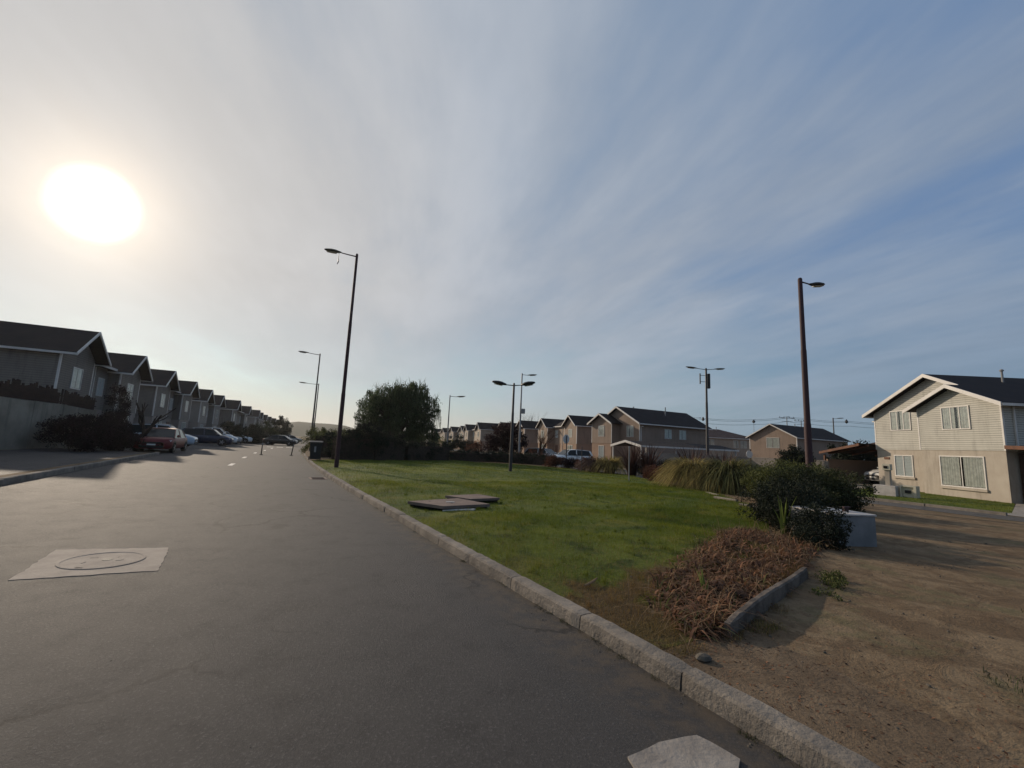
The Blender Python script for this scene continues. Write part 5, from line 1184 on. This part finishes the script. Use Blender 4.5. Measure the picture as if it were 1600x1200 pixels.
# dead, collapsed iris leaves of the near bed
def bedpt():
    while True:
        s=random.uniform(2.35,5.3); lo=np.interp(s,[2.35,3,3.6,4.6,5.3],[2.95,3.2,3.8,5.9,7.5]); hi=np.interp(s,[2.35,3.1,3.9,4.5,5.3],[3.3,5.85,8.1,8.6,8.3]); n=random.uniform(lo,hi)
        return n,s,min(n-lo,hi-n)
P=[];D_=[]
for _ in range(12500):
    n,s,e=bedpt(); x,y=ns(n,s); hump=.15*min(1,max(0,e)/.9)*(.65+.35*math.sin(x*4.1+1)*math.cos(y*3.7))
    if random.random()>.25+max(0,e)/.5: continue
    P.append((x,y,gr(x,y)+max(0,hump)*random.random()**.6))
P=np.array(P); q=len(P); h0=rng.uniform(.07,.22,q)
kk=int(q*.8)
o=blades('dead_iris_leaves',P[:kk],h0[:kk],rng.uniform(.014,.036,kk),M['deadl'],lean=2.2,seg=4,curl=1.2); tag(o,kind='stuff')
o=blades('dead_straw_leaves',P[kk:],h0[kk:]*1.1,rng.uniform(.006,.013,q-kk),M['straw'],lean=2.2,seg=4,curl=.8); tag(o,kind='stuff')
P=[]
for _ in range(17000):
    s=random.uniform(2.5,6.6); n=random.uniform(nk(s)+.2,lawn_r(s)); f=math.sin(n*2.3+s)*.25+math.sin(n*5.1-s*3.7)*.25+.5
    if s>4.3+1.8*f or random.random()<.35*math.sin(n*7+s*4): continue
    x,y=ns(n,s); P.append((x,y,lz(x,y)-.01))
P=np.array(P); o=blades('dry_grass',P,rng.uniform(.03,.095,len(P)),np.full(len(P),.004),M['drygrass'],lean=1.6,seg=2,curl=.4); tag(o,kind='stuff')
P=[]
for _ in range(4200):
    s=2.2+abs(random.gauss(0,.45)); n=random.uniform(nk(s)+.17,3.9+(s-2.2)*2.2)
    if math.sin(n*9+s*5)*math.cos(s*8-n*3)<-.1: continue
    x,y=ns(n,s); P.append((x,y,gr(x,y)+.004))
P=np.array(P); o=blades('edge_grass',P,rng.uniform(.025,.08,len(P)),np.full(len(P),.004),[M['drygrass'],M['blade']],lean=1.5,seg=2,curl=.4,mi=(rng.uniform(size=len(P))<.45).astype(int)); tag(o,kind='stuff')
P=[]
for _ in range(380):
    n,s,e=bedpt(); x,y=ns(n+random.uniform(-.3,.4),s+.0); P.append((x,y,gr(x,y)+.02+.08*random.random()))
o=blades('straw_stalks',np.array(P),rng.uniform(.2,.5,len(P)),np.full(len(P),.006),M['straw'],lean=1.5,seg=4,curl=.8); tag(o,kind='stuff')
P=[]
for _ in range(330):
    n,s,e=bedpt()
    if e>.55 and random.random()<.7: continue
    x,y=ns(n,s); P.append((x,y,gr(x,y)+.02))
o=blades('green_iris_leaves',np.array(P),rng.uniform(.08,.22,len(P)),np.full(len(P),.016),M['leafo'],lean=1.1,seg=4,curl=.5); tag(o,kind='stuff')
for i,(x,y) in enumerate(((3.4,34.4),(4.6,33.4),(5.6,31.9))): shrub(('russet shrub at the lawn edge, leftmost below the silver hatchback','russet shrub at the lawn edge, below the white wagon','russet shrub at the lawn edge, beside the brown pampas tussock')[i],x,y,[(0,0,.45,.8,.7,.5),(.4,.1,.6,.5,.5,.4)],'leafx' if i!=1 else 'leafp',3800,.05,group='russet shrubs along the far lawn edge',clumps=60,cr=.2)
# dark tree beside the carport and far planting
shrub('dark bush between the tall reddish lamp pole and the timber carport',20.75,31.2,[(0,0,1.1,.75,.9,1.1),(-.4,.4,1.4,.65,.7,.9)],'leafd',12000,.08,clumps=120,cr=.35)
shrub('dark bushes behind the side wall of the timber carport',28.3,34.7,[(0,0,1.6,2.6,1.1,1.7),(3.5,.5,1.8,2.5,1.3,1.7),(-1.6,0,1.4,1.4,1.,1.5)],'leafd',16000,.12,clumps=200,cr=.5)
shrub('olive bush over the boundary wall, behind the feathery bush',17.2,26.6,[(0,0,.62,1.5,1.1,.6),(1.2,-.5,.55,1.0,.9,.55)],'leafo',12000,.06,clumps=130,cr=.3)
# ================================================================ HAZE
hz_=bpy.data.materials.new('haze'); hz_.use_nodes=True; t=NT(hz_.node_tree); t.n.clear()
pv=t.add('ShaderNodeVolumePrincipled'); pv.inputs['Color'].default_value=(.86,.87,.88,1); pv.inputs['Density'].default_value=HAZE; pv.inputs['Anisotropy'].default_value=.55
o=t.add('ShaderNodeOutputMaterial'); t.l.new(pv.outputs[0],o.inputs['Volume'])
tag(MB().box(-1400,1400,-60,1500,-2.5,48).build('haze',hz_),kind='stuff')
